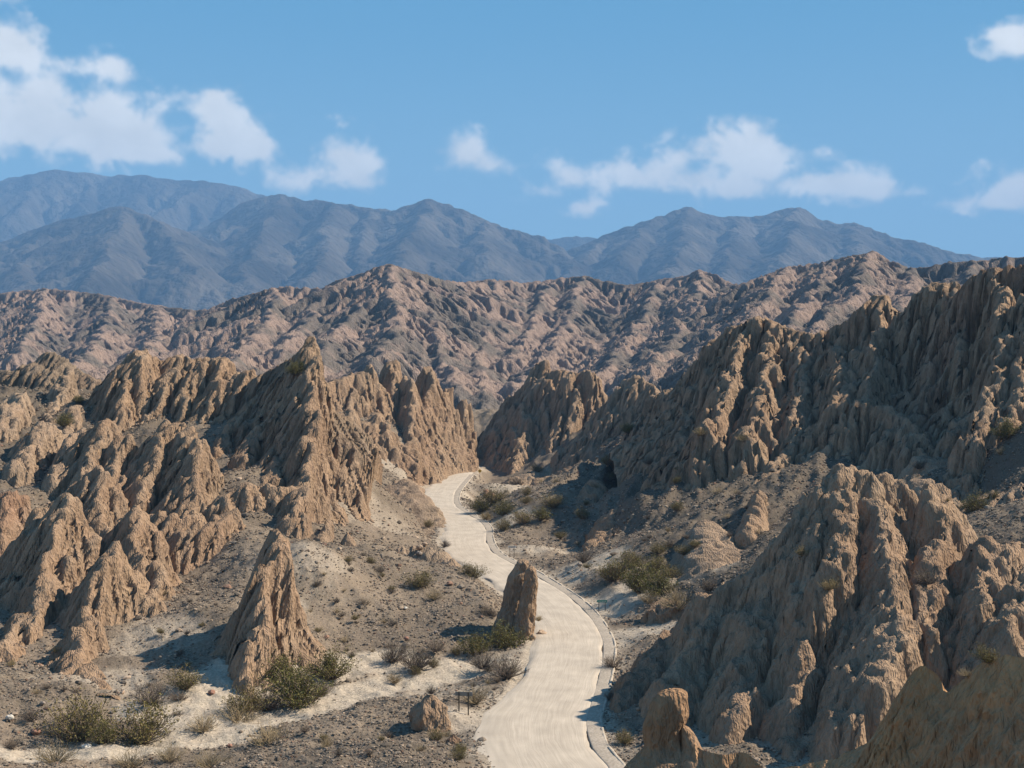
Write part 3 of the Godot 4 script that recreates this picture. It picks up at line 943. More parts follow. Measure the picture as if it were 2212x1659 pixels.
func build_gap_rocks() -> void:
	gathering = true
	fin("rounded tan buttress next to the summit wall, leftmost beyond the gravel hill", [[747, 815, 330], [752, 850, 327], [750, 885, 322], [738, 935, 312]], 7.0, 6.5, {"amp": 0.9, "flute": 1.2, "ff": 0.2, "p": 1.3})
	fin("tan wall joining the summit horn to the rounded buttress", [[700, 830, 322], [722, 826, 326], [760, 812, 332], [785, 806, 334]], 12.0, 8.0, {"sn": 2.0, "sp": 1.6})
	fin("slender needle like tan fin left of the broad pointed fin", [[799, 789, 337], [796, 820, 335], [789, 852, 331], [776, 890, 326]], 4.6, 5.6, {"amp": 0.6, "p": 1.5, "jag": 0.8})
	fin("broad pointed tan fin, tallest of the fins left of the road gap", [[852, 780, 346], [851, 820, 343], [846, 862, 338], [838, 908, 330]], 13.0, 8.0, {"sn": 2.0, "sp": 2.6})
	fin("long tan buttress running down to the gravel in front of the broad pointed fin", [[880, 814, 342], [890, 852, 337], [893, 900, 329], [886, 950, 317], [872, 1010, 300], [862, 1034, 295]], 6.5, 6.5, {"sn": 2.4, "sp": 2.4})
	fin("notched tan fin with twin tops left of the road gap", [[925, 795, 351], [931, 835, 347], [921, 872, 342], [911, 920, 333], [903, 965, 324]], 8.0, 11.0, {"sn": 2.2, "sp": 2.6, "jag": 1.2})
	fin("tan shoulder between the notched fin and the road gap", [[968, 841, 356], [966, 882, 350], [957, 930, 341], [950, 965, 334]], 8.0, 7.0, {"sn": 2.4, "sp": 2.8})
	fin("sheer tan blade forming the left wall of the road gap", [[1008, 866, 364], [1008, 905, 361], [1000, 945, 357], [992, 972, 353]], 6.0, 2.9, {"amp": 0.6, "flute": 0.7, "ff": 0.25, "p": 1.25})
	fin("small tan shark fin rock below the needle", [[812, 892, 300], [804, 930, 297], [788, 970, 291], [776, 998, 287]], 5.5, 5.0, {"amp": 0.7, "p": 1.3})
	fin("knobbly tan rock below the rounded buttress", [[748, 890, 292], [742, 920, 288], [731, 956, 282]], 5.0, 4.2, {"amp": 0.8})
	fin("tan skirt of gullied rock rising beside the far road bend", [[900, 955, 325], [912, 985, 316], [918, 1010, 306]], 6.0, 7.0, {"amp": 0.6, "flute": 1.0, "ff": 0.2})
	massif(-62.0, -4.0, -385.0, -272.0, 0.42, 8, 0.12, 0.1, 0.5, 0.9, 0.95)
	# right of the gap
	gathering = true
	fin("dark shaded wall forming the right side of the road gap", [[1048, 935, 386], [1080, 893, 386], [1100, 866, 385], [1126, 841, 384], [1152, 801, 382], [1177, 780, 381], [1186, 806, 380]], 10.0, 10.0, {"amp": 0.7, "flute": 0.8, "ff": 0.16, "p": 1.1, "jag": 0.6})
	fin("massive flat topped tan buttress right of the road gap", [[1150, 832, 374], [1181, 809, 372], [1219, 800, 370], [1248, 809, 369], [1271, 801, 368], [1283, 815, 367]], 14.0, 9.0, {"amp": 1.0, "flute": 2.4, "ff": 0.14, "p": 1.3, "jag": 0.7})
	fin("rounded tan pillar leaning on the flat topped buttress above the yellow sign", [[1136, 897, 362], [1133, 930, 358], [1120, 976, 351], [1106, 1018, 343]], 6.5, 6.5, {"amp": 0.9, "flute": 1.0, "ff": 0.25, "p": 1.2})
	fin("central fluted rib of the flat topped buttress", [[1226, 806, 364], [1214, 860, 361], [1206, 902, 357], [1197, 950, 351], [1186, 995, 344]], 5.0, 5.0, {"amp": 0.8, "p": 1.3})
	fin("thin fluted rib right of the central rib", [[1251, 832, 362], [1242, 880, 358], [1234, 922, 353], [1222, 960, 347]], 4.2, 4.0, {"amp": 0.7, "p": 1.4})
	fin("knob headed rib at the right corner of the flat topped buttress", [[1272, 803, 364], [1279, 850, 362], [1277, 900, 358], [1268, 945, 353]], 4.0, 3.6, {"amp": 0.6, "p": 1.4})
	fin("low tan pedestal under the flat topped buttress", [[1230, 975, 330], [1260, 960, 332], [1290, 945, 334], [1320, 925, 330]], 9.0, 6.0, {"amp": 0.8, "flute": 1.2, "ff": 0.2})
	fin("dark rounded dome with a shaded face right of the buttress", [[1298, 893, 331], [1329, 851, 331], [1349, 831, 330], [1378, 814, 329], [1400, 827, 328], [1415, 844, 326]], 13.0, 8.0, {"amp": 0.8, "flute": 1.0, "ff": 0.15, "p": 0.9})
	fin("tall tan blade standing in front of the dark dome", [[1408, 833, 322], [1414, 880, 318], [1400, 922, 312], [1377, 968, 304], [1353, 1008, 297]], 5.0, 4.6, {"amp": 0.7, "p": 1.3})
	fin("tan fin between the blade and the big right hill", [[1486, 823, 302], [1476, 870, 297], [1461, 920, 290], [1437, 966, 282], [1416, 990, 278]], 5.0, 7.5, {"amp": 0.8, "p": 1.3, "flute": 1.0})
	fin("pale saddle rock behind the tan fin", [[1415, 850, 320], [1440, 848, 316], [1480, 832, 310]], 8.0, 7.0, {"amp": 0.6})
	massif(-12.0, 48.0, -405.0, -270.0, 0.42, 8, 0.12, 0.08, 0.5, 0.9, 0.92)

func build_right_rocks() -> void:
	gathering = true
	fin("big right hill with a rough skyline and one sharp horn", [[1425, 856, 262], [1476, 830, 256], [1512, 784, 250], [1547, 741, 246], [1582, 713, 242], [1614, 697, 239], [1639, 689, 237], [1678, 706, 235], [1703, 711, 233], [1748, 728, 231], [1784, 714, 229], [1819, 700, 227], [1861, 689, 225], [1884, 650, 223], [1890, 638, 222.5], [1899, 676, 222], [1930, 705, 221], [1955, 730, 220]], 34.0, 18.0, {"name": "rock_hill", "jag": 0.6, "sn": 1.45, "sp": 1.1})
	fin("long sunlit buttress splitting the big right hill", [[1692, 734, 233], [1732, 755, 227], [1738, 805, 220], [1734, 857, 213], [1725, 910, 206], [1719, 960, 200], [1692, 990, 195], [1640, 1050, 186]], 11.0, 9.0, {"amp": 0.8, "flute": 1.5, "ff": 0.22, "p": 1.2})
	fin("fluted sunlit rib under the sharp horn of the big hill", [[1890, 652, 222], [1896, 705, 217], [1890, 765, 211], [1878, 830, 204], [1868, 868, 199]], 11.0, 11.0, {"amp": 0.8, "flute": 1.7, "ff": 0.22, "p": 1.2})
	fin("tan fluted rib between the long buttress and the horn rib", [[1810, 750, 220], [1822, 800, 212], [1820, 850, 205], [1812, 890, 199]], 7.0, 7.0, {"amp": 0.7, "flute": 1.2, "ff": 0.25})
	fin("shaded gullied rib on the dark left face of the big hill", [[1600, 720, 236], [1585, 790, 226], [1562, 860, 215], [1530, 930, 204]], 7.0, 6.0, {"amp": 0.8, "flute": 1.4, "ff": 0.2})
	fin("second shaded rib left of the long sunlit buttress", [[1660, 720, 232], [1655, 790, 222], [1640, 870, 211], [1612, 945, 201]], 6.0, 6.0, {"amp": 0.8, "flute": 1.4, "ff": 0.2})
	fin("curtain of hanging tan flutes below the horn rib", [[1805, 880, 199], [1850, 872, 197.5], [1883, 876, 196], [1930, 898, 192], [1962, 920, 188], [1998, 980, 181]], 9.0, 5.0, {"flute": 1.6, "ff": 0.22, "p": 1.3})
	fin("tall dark tower with a sunlit edge at the right skyline", [[1935, 722, 216], [1982, 650, 215], [2045, 611, 213], [2062, 628, 212], [2072, 650, 211]], 13.0, 10.0, {"sn": 2.0, "sp": 1.6, "flute": 1.8, "ff": 0.15, "amp": 0.9, "p": 1.2})
	fin("sunlit edge of the dark tower running down to the gully", [[2056, 622, 211], [2075, 682, 205], [2084, 742, 200], [2096, 832, 192], [2100, 892, 186], [2066, 938, 179]], 8.0, 5.0, {"amp": 0.8, "flute": 1.2, "p": 1.25})
	fin("high dark cliff filling the right edge of the skyline", [[2064, 650, 207], [2082, 628, 206], [2102, 607, 205], [2151, 586, 203], [2212, 578, 201], [2320, 570, 198]], 20.0, 10.0, {"name": "rock_cliff", "sn": 1.9, "sp": 1.5, "flute": 2.4, "ff": 0.12, "amp": 1.0, "hill": 0.6, "col": PINK})
	fin("upper rib of the high dark cliff", [[2150, 595, 202], [2165, 680, 194], [2170, 770, 186], [2140, 870, 176], [2100, 955, 167]], 7.0, 7.0, {"amp": 0.9, "flute": 1.4, "ff": 0.2})
	fin("right rib of the high dark cliff", [[2215, 640, 194], [2220, 740, 185], [2205, 840, 176], [2180, 920, 168]], 7.0, 7.0, {"amp": 0.9, "flute": 1.4, "ff": 0.2})
	massif(18.0, 100.0, -282.0, -158.0, 0.40, 12, 0.14, 0.0, 0.6, 0.85, 0.8)
	# the big near formation right of the road
	gathering = true
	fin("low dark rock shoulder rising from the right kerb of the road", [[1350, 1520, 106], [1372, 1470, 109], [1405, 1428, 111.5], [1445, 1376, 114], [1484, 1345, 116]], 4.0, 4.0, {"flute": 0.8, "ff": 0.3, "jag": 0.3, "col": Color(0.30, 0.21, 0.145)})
	fin("huge brown rock hill with round hollows right of the road", [[1520, 1306, 112], [1560, 1268, 111], [1650, 1226, 110.5], [1698, 1180, 109], [1718, 1122, 109.5], [1744, 1072, 110], [1790, 1030, 110], [1830, 1012, 110], [1858, 1022, 110], [1884, 1060, 110]], 30.0, 8.0, {"name": "rock_hill", "flute": 1.8, "ff": 0.16, "amp": 0.7, "jag": 0.25, "sn": 1.6, "sp": 1.8})
	fin("central brown buttress of the huge hill running down to the bottom rim", [[1795, 1034, 110], [1770, 1130, 106.5], [1752, 1240, 103], [1740, 1350, 99.5], [1722, 1480, 95], [1700, 1600, 91]], 8.0, 7.0, {"sn": 1.5, "sp": 1.5})
	fin("left brown buttress of the huge hill above the dark shrub", [[1700, 1182, 109.5], [1668, 1270, 106.5], [1635, 1360, 103], [1605, 1450, 99], [1585, 1545, 94.5]], 7.0, 6.0, {"sn": 1.4, "sp": 1.4})
	fin("lowest brown spur of the huge hill nearest the road", [[1575, 1262, 111.5], [1530, 1340, 109], [1490, 1420, 105.5], [1455, 1490, 101.5]], 5.0, 5.0, {"sn": 1.4, "sp": 1.4})
	fin("rough sunlit buttress on the right of the huge brown hill", [[1880, 1078, 107], [1905, 1112, 105], [1922, 1180, 102], [1932, 1262, 98.5], [1930, 1345, 94.5], [1915, 1425, 90.5], [1890, 1478, 88]], 9.0, 4.6, {"amp": 0.6, "holes": 0.6, "ff": 0.35, "p": 1.2})
	fin("small rounded head between the huge hill and its sunlit buttress", [[1800, 1062, 107], [1812, 1090, 106], [1810, 1150, 103.5], [1795, 1220, 100]], 4.0, 3.2, {"amp": 0.4})
	fin("dark block behind the sunlit buttress", [[1895, 1035, 115], [1915, 1026, 115], [1940, 1040, 114.5], [1962, 1062, 114]], 6.0, 4.0, {"amp": 0.5})
	fin("tall pointed tan fin right of the sunlit buttress", [[2012, 1050, 109], [2020, 1092, 107.5], [2024, 1150, 105], [2016, 1222, 101.5], [2006, 1300, 97.5], [1998, 1350, 95]], 4.6, 5.6, {"p": 1.35, "amp": 0.4})
	fin("blunt tan fin with a flat top near the right edge", [[2132, 1170, 102], [2140, 1202, 100], [2134, 1252, 97.5], [2122, 1310, 94.5]], 3.4, 3.6, {"amp": 0.4})
	fin("rounded tan rock cut by the right edge beside the blunt fin", [[2190, 1180, 103], [2200, 1215, 101], [2205, 1262, 98]], 3.6, 4.0, {"amp": 0.4})
	fin("knobbly tan rock at the right edge above the brown slope", [[2208, 1258, 95], [2198, 1300, 93], [2172, 1345, 91]], 3.0, 3.0, {"amp": 0.4})
	fin("pale worn ledge at the foot of the huge brown hill", [[1700, 1625, 90], [1760, 1585, 91], [1830, 1540, 92], [1900, 1500, 93]], 3.0, 3.0, {"col": PALE, "amp": 0.4, "p": 0.8})
	massif(5.0, 52.0, -130.0, -78.0, 0.22, 7, 0.05, 0.0, 0.3, 0.7, 0.8)
	# close rocks at the bottom right
	fin("ochre brown slope with a small nose at the bottom right corner", [[1886, 1606, 53], [1899, 1566, 52.5], [1952, 1484, 51.5], [1994, 1440, 50.5], [2030, 1470, 50], [2042, 1496, 49.5], [2084, 1469, 49], [2137, 1428, 48], [2212, 1416, 47], [2330, 1408, 46]], 4.5, 6.0, {"name": "rock_slope", "col": OCHRE, "flute": 0.4, "amp": 0.34, "jag": 0.14, "p": 0.95, "holes": 0.3, "ff": 1.1, "bed": 0.06})
	fin("low ochre rim leading down from the brown corner slope", [[1655, 1664, 56], [1740, 1652, 55], [1819, 1634, 54], [1892, 1600, 53]], 5.0, 3.0, {"name": "rock_slope", "col": OCHRE, "flute": 0.2, "amp": 0.2, "jag": 0.12, "holes": 0.1})
	fin("low ochre rim running right from the head shaped rock", [[1500, 1606, 59], [1515, 1619, 59], [1556, 1629, 58.5], [1575, 1629, 58.5], [1600, 1624, 58.5], [1618, 1629, 58], [1639, 1650, 57.5], [1662, 1670, 57]], 2.6, 1.8, {"name": "rock_slope", "col": OCHRE, "flute": 0.15, "amp": 0.15, "jag": 0.06, "holes": 0.08})
	var rows := []
	for r in [[283, 760, 1000], [300, 715, 1030], [340, 660, 1052], [400, 590, 1062], [500, 510, 1066], [600, 465, 1080], [700, 420, 1074], [800, 375, 1040], [900, 350, 990], [1000, 350, 965], [1100, 360, 960], [1200, 385, 1000], [1300, 330, 1100], [1400, 240, 1220], [1566, 90, 1340], [1700, 0, 1420]]:
		rows.append([1448.2 + r[0] * 0.1347, 1340.9 + r[1] * 0.1347, 1340.9 + r[2] * 0.1347])
	var head := put("head_shaped_rock", column_mesh(rows, 60.0, 0.8, {"amp": 0.09, "col": Color(0.440, 0.262, 0.140), "seed": 4.0, "holes": 0.05}), M.rock)
	tag(head, "head shaped ochre boulder standing upright beside the road at the bottom", "rock")
	rows = []
	for r in [[878, 985, 1020], [920, 975, 1100], [1000, 970, 1172], [1100, 975, 1232], [1200, 980, 1278], [1290, 960, 1320], [1400, 900, 1420], [1560, 850, 1560]]:
		rows.append([1448.2 + r[0] * 0.1347, 1340.9 + r[1] * 0.1347, 1340.9 + r[2] * 0.1347])
	var chest := put("rounded_rock", column_mesh(rows, 59.6, 1.3, {"amp": 0.07, "col": Color(0.440, 0.262, 0.140), "seed": 6.0, "holes": 0.04}), M.rock)
	tag(chest, "smooth rounded ochre rock leaning on the head shaped boulder", "rock")

func build_pillar() -> void:
	var t := thing("rock_pillar", "tall split tan rock pillar standing at the left edge of the road bend", "rock", Vector3.ZERO)
	var rows := []
	for r in [[205, 490, 550], [225, 455, 585], [260, 435, 612], [320, 408, 620], [400, 368, 590], [500, 308, 600], [600, 280, 600], [700, 258, 600], [800, 235, 580], [900, 213, 560], [1000, 183, 540], [1100, 140, 530], [1200, 85, 520], [1300, 40, 500], [1420, 0, 490], [1500, -30, 490]]:
		rows.append([1180.0 + r[0] * 0.1294, 1060.8 + r[1] * 0.1294, 1060.8 + r[2] * 0.1294])
	put("slab", column_mesh(rows, 137.0, 0.75, {"amp": 0.3, "seed": 8.0, "deep": 0.3}), M.rock, t)
	rows = []
	for r in [[322, 600, 680], [350, 590, 725], [400, 585, 750], [450, 580, 760], [550, 560, 768], [650, 535, 774], [750, 505, 766], [850, 485, 757], [950, 465, 748], [1050, 448, 742], [1150, 430, 738], [1250, 412, 738], [1350, 395, 730], [1440, 395, 720], [1560, 380, 730]]:
		rows.append([1180.0 + r[0] * 0.1294, 1060.8 + r[1] * 0.1294, 1060.8 + r[2] * 0.1294])
	put("slab", column_mesh(rows, 135.2, 0.75, {"amp": 0.3, "seed": 9.0, "deep": 0.2, "holes": 0.3}), M.rock, t)

# ------------------------------------------------------------------ far ridges and mountains
func tent(h: PackedFloat32Array, w: int, n: int, x0: float, z0: float, cell: float, wx: PackedFloat32Array, wz: PackedFloat32Array, a: Vector3, b: Vector3, slope: float, floor_y: float, slack: float) -> void:
	# raises the land to the two slopes that fall from one stretch of crest
	var reach := maxf(cell, (maxf(a.y, b.y) - floor_y) / slope) + slack
	var i0 := clampi(int((minf(a.x, b.x) - reach - x0) / cell), 0, w - 1)
	var i1 := clampi(int((maxf(a.x, b.x) + reach - x0) / cell), 0, w - 1)
	var j0 := clampi(int((minf(a.z, b.z) - reach - z0) / cell), 0, n - 1)
	var j1 := clampi(int((maxf(a.z, b.z) + reach - z0) / cell), 0, n - 1)
	var dx := b.x - a.x
	var dz := b.z - a.z
	var dy := b.y - a.y
	var ll := maxf(dx * dx + dz * dz, 1e-4)
	for j in range(j0, j1 + 1):
		for i in range(i0, i1 + 1):
			var c := j * w + i
			var px := wx[c] - a.x
			var pz := wz[c] - a.z
			var t := clampf((px * dx + pz * dz) / ll, 0.0, 1.0)
			var ex := px - dx * t
			var ez := pz - dz * t
			var y := a.y + dy * t - slope * sqrt(ex * ex + ez * ez)
			if y > h[c]: h[c] = y

func erode(h: PackedFloat32Array, w: int, n: int, cell: float, rounds: int, k: float, floor_y: float) -> void:
	# running water: every cell drains to its lowest neighbour and cuts down towards it the more water passes
	var order := PackedInt64Array()
	var rec := PackedInt32Array()
	var area := PackedFloat32Array()
	order.resize(w * n)
	rec.resize(w * n)
	area.resize(w * n)
	var nb := [[-1, 0], [1, 0], [0, -1], [0, 1], [-1, -1], [1, -1], [-1, 1], [1, 1]]
	var off := PackedInt32Array()
	var len := PackedFloat32Array()
	for d in nb:
		off.append(d[1] * w + d[0])
		len.append(cell * sqrt(float(d[0] * d[0] + d[1] * d[1])))
	for r in rounds:
		for i in w * n:
			order[i] = (int((h[i] + 500.0) * 1000.0) << 22) | i
			rec[i] = i
			area[i] = 1.0
		order.sort()
		for j in range(1, n - 1):
			for i in range(1, w - 1):
				var c := j * w + i
				var best := 0.0
				for d in 8:
					var s := (h[c] - h[c + off[d]]) / len[d]
					if s > best:
						best = s
						rec[c] = c + off[d]
		for q in range(w * n - 1, -1, -1):
			var c := order[q] & 0x3fffff
			if rec[c] != c: area[rec[c]] += area[c]
		for q in w * n:
			var c := order[q] & 0x3fffff
			if rec[c] != c:
				var f := k * maxf(0.0, pow(area[c], 0.45) - 1.3)
				h[c] = maxf((h[c] + f * h[rec[c]]) / (1.0 + f), floor_y)

func land(x0: float, z0: float, cell: float, w: int, n: int, lines: Array, slope: float, floor_y: float, rough: float, rounds: int, k: float, every: float, length: float) -> PackedFloat32Array:
	# traced crests, side spurs that branch off them every so often, then running water
	var h := PackedFloat32Array()
	var wx := PackedFloat32Array()
	var wz := PackedFloat32Array()
	h.resize(w * n)
	wx.resize(w * n)
	wz.resize(w * n)
	h.fill(floor_y)
	for j in n:
		for i in w:
			var x := x0 + i * cell
			var z := z0 + j * cell
			wx[j * w + i] = x + rough * 3.0 * noise_a.get_noise_2d(x / cell * 0.35, z / cell * 0.35)
			wz[j * w + i] = z + rough * 3.0 * noise_a.get_noise_2d(x / cell * 0.35 + 70.0, z / cell * 0.35)
	var r := RandomNumberGenerator.new()
	r.seed = w + n
	for l in lines:
		var carry := 0.0
		for i in l.size() - 1:
			var a := W(l[i][0], l[i][1], l[i][2])
			var b := W(l[i + 1][0], l[i + 1][1], l[i + 1][2])
			tent(h, w, n, x0, z0, cell, wx, wz, a, b, slope, floor_y, rough * 3.0)
			var run := (b - a).length()
			var along := Vector3(b.x - a.x, 0, b.z - a.z).normalized()
			var pos := carry
			while pos < run:
				var p := a.lerp(b, pos / run)
				for side in [-1.0, 1.0]:
					var d := Vector3(along.z * side, 0, -along.x * side).rotated(Vector3.UP, r.randf_range(-0.6, 0.6))
					var ln := length * r.randf_range(0.5, 1.3) * clampf((p.y - floor_y) / length, 0.3, 1.2)
					var q := p + d * ln + Vector3(0, -ln * slope * r.randf_range(0.62, 0.8), 0)
					tent(h, w, n, x0, z0, cell, wx, wz, p, q, slope * 1.45, floor_y, rough * 3.0)
					for m in 2:
						var u := p.lerp(q, r.randf_range(0.25, 0.6))
						var e := d.rotated(Vector3.UP, (0.75 if m == 0 else -0.75) * r.randf_range(0.7, 1.3))
						var l2 := ln * r.randf_range(0.3, 0.55)
						tent(h, w, n, x0, z0, cell, wx, wz, u, u + e * l2 + Vector3(0, -l2 * slope * 0.85, 0), slope * 1.7, floor_y, rough * 3.0)
				pos += every * r.randf_range(0.6, 1.4)
			carry = pos - run
	for c in w * n:
		h[c] += 0.6 * rough * noise_f.get_noise_2d((x0 + (c % w) * cell) / cell * 0.35, (z0 + (c / w) * cell) / cell * 0.35)
	erode(h, w, n, cell, rounds, k, floor_y - 20.0)
	return h

func field(h: PackedFloat32Array, w: int, n: int, u: float, v: float) -> float:
	u = clampf(u, 1.0, w - 2.001)
	v = clampf(v, 1.0, n - 2.001)
	var i := int(u)
	var j := int(v)
	u -= i
	v -= j
	u = u * u * (3.0 - 2.0 * u) * 0.6 + u * 0.4
	v = v * v * (3.0 - 2.0 * v) * 0.6 + v * 0.4
	var k := j * w + i
	return lerpf(lerpf(h[k], h[k + 1], u), lerpf(h[k + w], h[k + w + 1], u), v)

func build_ridges() -> void:
	var lines := [
		[[-120, 634, 1520], [0, 628, 1500], [96, 619, 1480], [200, 626, 1450], [300, 648, 1400], [400, 662, 1350], [520, 668, 1300]],
		[[96, 619, 1480], [80, 690, 1200], [40, 750, 950]], [[240, 634, 1430], [230, 700, 1150], [180, 760, 900], [150, 790, 700]], [[340, 655, 1380], [340, 720, 1080], [300, 770, 820]],
		[[430, 668, 1150], [520, 632, 1120], [600, 615, 1100], [690, 617, 1080], [760, 590, 1060], [838, 563, 1040], [905, 583, 1060], [985, 605, 1100], [1035, 607, 1160]],
		[[838, 563, 1040], [800, 640, 950], [740, 690, 860], [690, 740, 740], [640, 790, 600]], [[905, 583, 1060], [930, 660, 940], [955, 750, 780], [985, 840, 620]], [[838, 563, 1040], [860, 650, 900], [850, 720, 780], [800, 770, 640]], [[600, 615, 1100], [570, 690, 920], [520, 750, 740], [470, 800, 580]], [[690, 617, 1080], [670, 680, 940], [610, 740, 760]],
		[[985, 608, 1250], [1075, 598, 1250], [1130, 607, 1280], [1256, 590, 1280], [1350, 608, 1250], [1420, 600, 1230], [1520, 578, 1200], [1580, 608, 1150], [1650, 612, 1100]],
		[[1075, 598, 1250], [1060, 690, 1000], [1030, 780, 780], [1050, 860, 600]], [[1256, 590, 1280], [1230, 680, 1060], [1180, 760, 860], [1120, 820, 680]], [[1420, 600, 1230], [1390, 690, 1000], [1330, 760, 800], [1290, 810, 650]], [[1520, 578, 1200], [1490, 670, 960], [1440, 740, 780], [1400, 790, 620]], [[1180, 603, 1280], [1150, 690, 1040], [1100, 770, 820]],
		[[1560, 625, 1000], [1620, 605, 980], [1700, 570, 950], [1800, 555, 930], [1878, 534, 900], [1930, 555, 890], [1970, 572, 880], [2030, 562, 870], [2100, 555, 860], [2212, 545, 850], [2340, 535, 840]],
		[[1700, 570, 950], [1650, 640, 800], [1580, 720, 660], [1520, 780, 540]], [[1878, 534, 900], [1850, 610, 760], [1790, 680, 640], [1740, 740, 520]], [[1800, 555, 930], [1750, 630, 780], [1690, 700, 640]], [[1970, 572, 880], [1960, 640, 740], [1920, 700, 600]], [[2100, 555, 860], [2080, 620, 720], [2030, 680, 580]],
	]
	var cell := 2.7
	var w := 586
	var n := 440
	var x0 := -0.5 * w * cell
	var z0 := -1640.0
	var h := land(x0, z0, cell, w, n, lines, 0.62, 4.0, 3.0, 12, 0.2, 34.0, 90.0)
	var nu := 760
	var nv := 520
	var v := PackedVector3Array()
	var c := PackedColorArray()
	v.resize(nu * nv)
	c.resize(nu * nv)
	var rock_c := Color(0.335, 0.250, 0.207)
	var grey_c := Color(0.190, 0.163, 0.143)
	for j in nv:
		var t := float(j) / (nv - 1)
		var z := -452.0 * pow(1630.0 / 452.0, t)
		var half := 60.0 + 0.43 * -z
		for i in nu:
			var x := half * (2.0 * i / (nu - 1) - 1.0)
			var y := field(h, w, n, (x - x0) / cell, (z - z0) / cell)
			var rib := noise_r.get_noise_2d((x * 0.9 + z * 0.35) * 0.8, (z - x * 0.3) * 0.16)
			var rib2 := noise_r.get_noise_2d((x * 0.9 + z * 0.3) * 3.0, (z - x * 0.3) * 0.6 + 80.0)
			var m := noise_a.get_noise_2d(x * 0.05, z * 0.05)
			var bare := clampf(0.45 + 1.5 * m + 0.5 * rib, 0.0, 1.0)
			y += (1.4 * rib + 2.3 * rib2) * (0.08 + 0.92 * bare * bare) * (0.7 + 1.1 * noise_a.get_noise_2d(x * 0.02 + 9.0, z * 0.02)) - 2.0 + 0.4 * noise_f.get_noise_2d(x * 0.4, z * 0.4)
			var sc := smoothstep(440.0, 560.0, -z)
			v[j * nu + i] = Vector3(x, lerpf(-12.0, y, sc), z)
			var cc := grey_c.lerp(rock_c, smoothstep(0.25, 0.85, bare + 0.25 * rib2))
			var s := 1.0 + 0.25 * noise_f.get_noise_2d(x * 0.5, z * 0.5 + 30.0)
			c[j * nu + i] = Color(cc.r * s, cc.g * s, cc.b * s)
	structure("hills", grid_mesh(v, c, nu, nv, false), M.ridge)
	splat(v)

func build_mountains() -> void:
	var lines := [
		[[-300, 420, 11500], [0, 388, 11000], [60, 375, 11000], [115, 361, 11000], [150, 369, 11000], [220, 374, 11000], [330, 380, 10800], [415, 391, 10700], [450, 390, 10600], [520, 402, 10500], [570, 425, 10400], [640, 460, 10300]],
		[[-200, 560, 7600], [0, 523, 7500], [100, 490, 7400], [180, 462, 7300], [270, 442, 7200], [330, 470, 7000], [390, 520, 6600], [420, 580, 6000]], [[270, 442, 7200], [230, 520, 6400], [200, 600, 5600]], [[100, 490, 7400], [60, 560, 6500], [40, 620, 5700]],
		[[400, 510, 8800], [480, 470, 8600], [560, 428, 8400], [610, 421, 8300], [660, 432, 8200], [720, 432, 8100], [800, 450, 8000], [860, 455, 7900], [930, 429, 7800], [985, 445, 7700], [1040, 470, 7600], [1100, 492, 7500], [1165, 520, 7300], [1230, 560, 7000]],
		[[610, 421, 8300], [570, 510, 7000], [520, 600, 6000]], [[720, 432, 8100], [700, 520, 6900], [660, 600, 5900]], [[930, 429, 7800], [900, 500, 6900], [860, 570, 6100]], [[1040, 470, 7600], [1040, 540, 6700]], [[800, 450, 8000], [780, 540, 6800]],
		[[1120, 520, 10500], [1250, 507, 10400], [1330, 520, 10300]],
		[[1120, 590, 7800], [1230, 535, 8000], [1310, 510, 8000], [1400, 470, 8000], [1495, 447, 8100], [1550, 465, 8100], [1620, 467, 8100], [1660, 455, 8100], [1722, 444, 8100], [1780, 472, 8000], [1850, 481, 7900], [1900, 500, 7800], [1960, 518, 7700], [2040, 540, 7600], [2110, 550, 7500], [2200, 560, 7500], [2400, 560, 7500]],
		[[1495, 447, 8100], [1470, 530, 6900], [1440, 600, 6000]], [[1722, 444, 8100], [1700, 530, 6800], [1690, 600, 5900]], [[1600, 467, 8100], [1580, 540, 6900], [1570, 610, 6000]], [[1400, 470, 8000], [1350, 550, 6900]], [[1850, 481, 7900], [1850, 540, 6900]], [[1310, 510, 8000], [1250, 570, 7000]],
	]
	var cell := 36.0
	var w := 330
	var n := 200
	var x0 := -0.5 * w * cell
	var z0 := -11900.0
	var h := land(x0, z0, cell, w, n, lines, 0.55, 0.0, 26.0, 12, 0.03, 480.0, 1100.0)
	var nu := 480
	var nv := 230
	var v := PackedVector3Array()
	var c := PackedColorArray()
	v.resize(nu * nv)
	c.resize(nu * nv)
	for j in nv:
		var t := float(j) / (nv - 1)
		var z := -4900.0 * pow(11800.0 / 4900.0, t)
		var half := 300.0 + 0.46 * -z
		for i in nu:
			var x := half * (2.0 * i / (nu - 1) - 1.0)
			var y := field(h, w, n, (x - x0) / cell, (z - z0) / cell)
			var rib := noise_r.get_noise_2d(x * 0.035, z * 0.012)
			y += 9.0 * rib + 4.0 * noise_f.get_noise_2d(x * 0.03, z * 0.03)
			v[j * nu + i] = Vector3(x, lerpf(-40.0, y, smoothstep(4900.0, 5400.0, -z)), z)
			var s := 1.0 + 0.9 * noise_a.get_noise_2d(x * 0.008, z * 0.008) + 0.3 * noise_f.get_noise_2d(x * 0.03, z * 0.03)
			c[j * nu + i] = Color(0.082 * s, 0.072 * s, 0.060 * s)
	structure("mountains", grid_mesh(v, c, nu, nv, false), M.mountain)

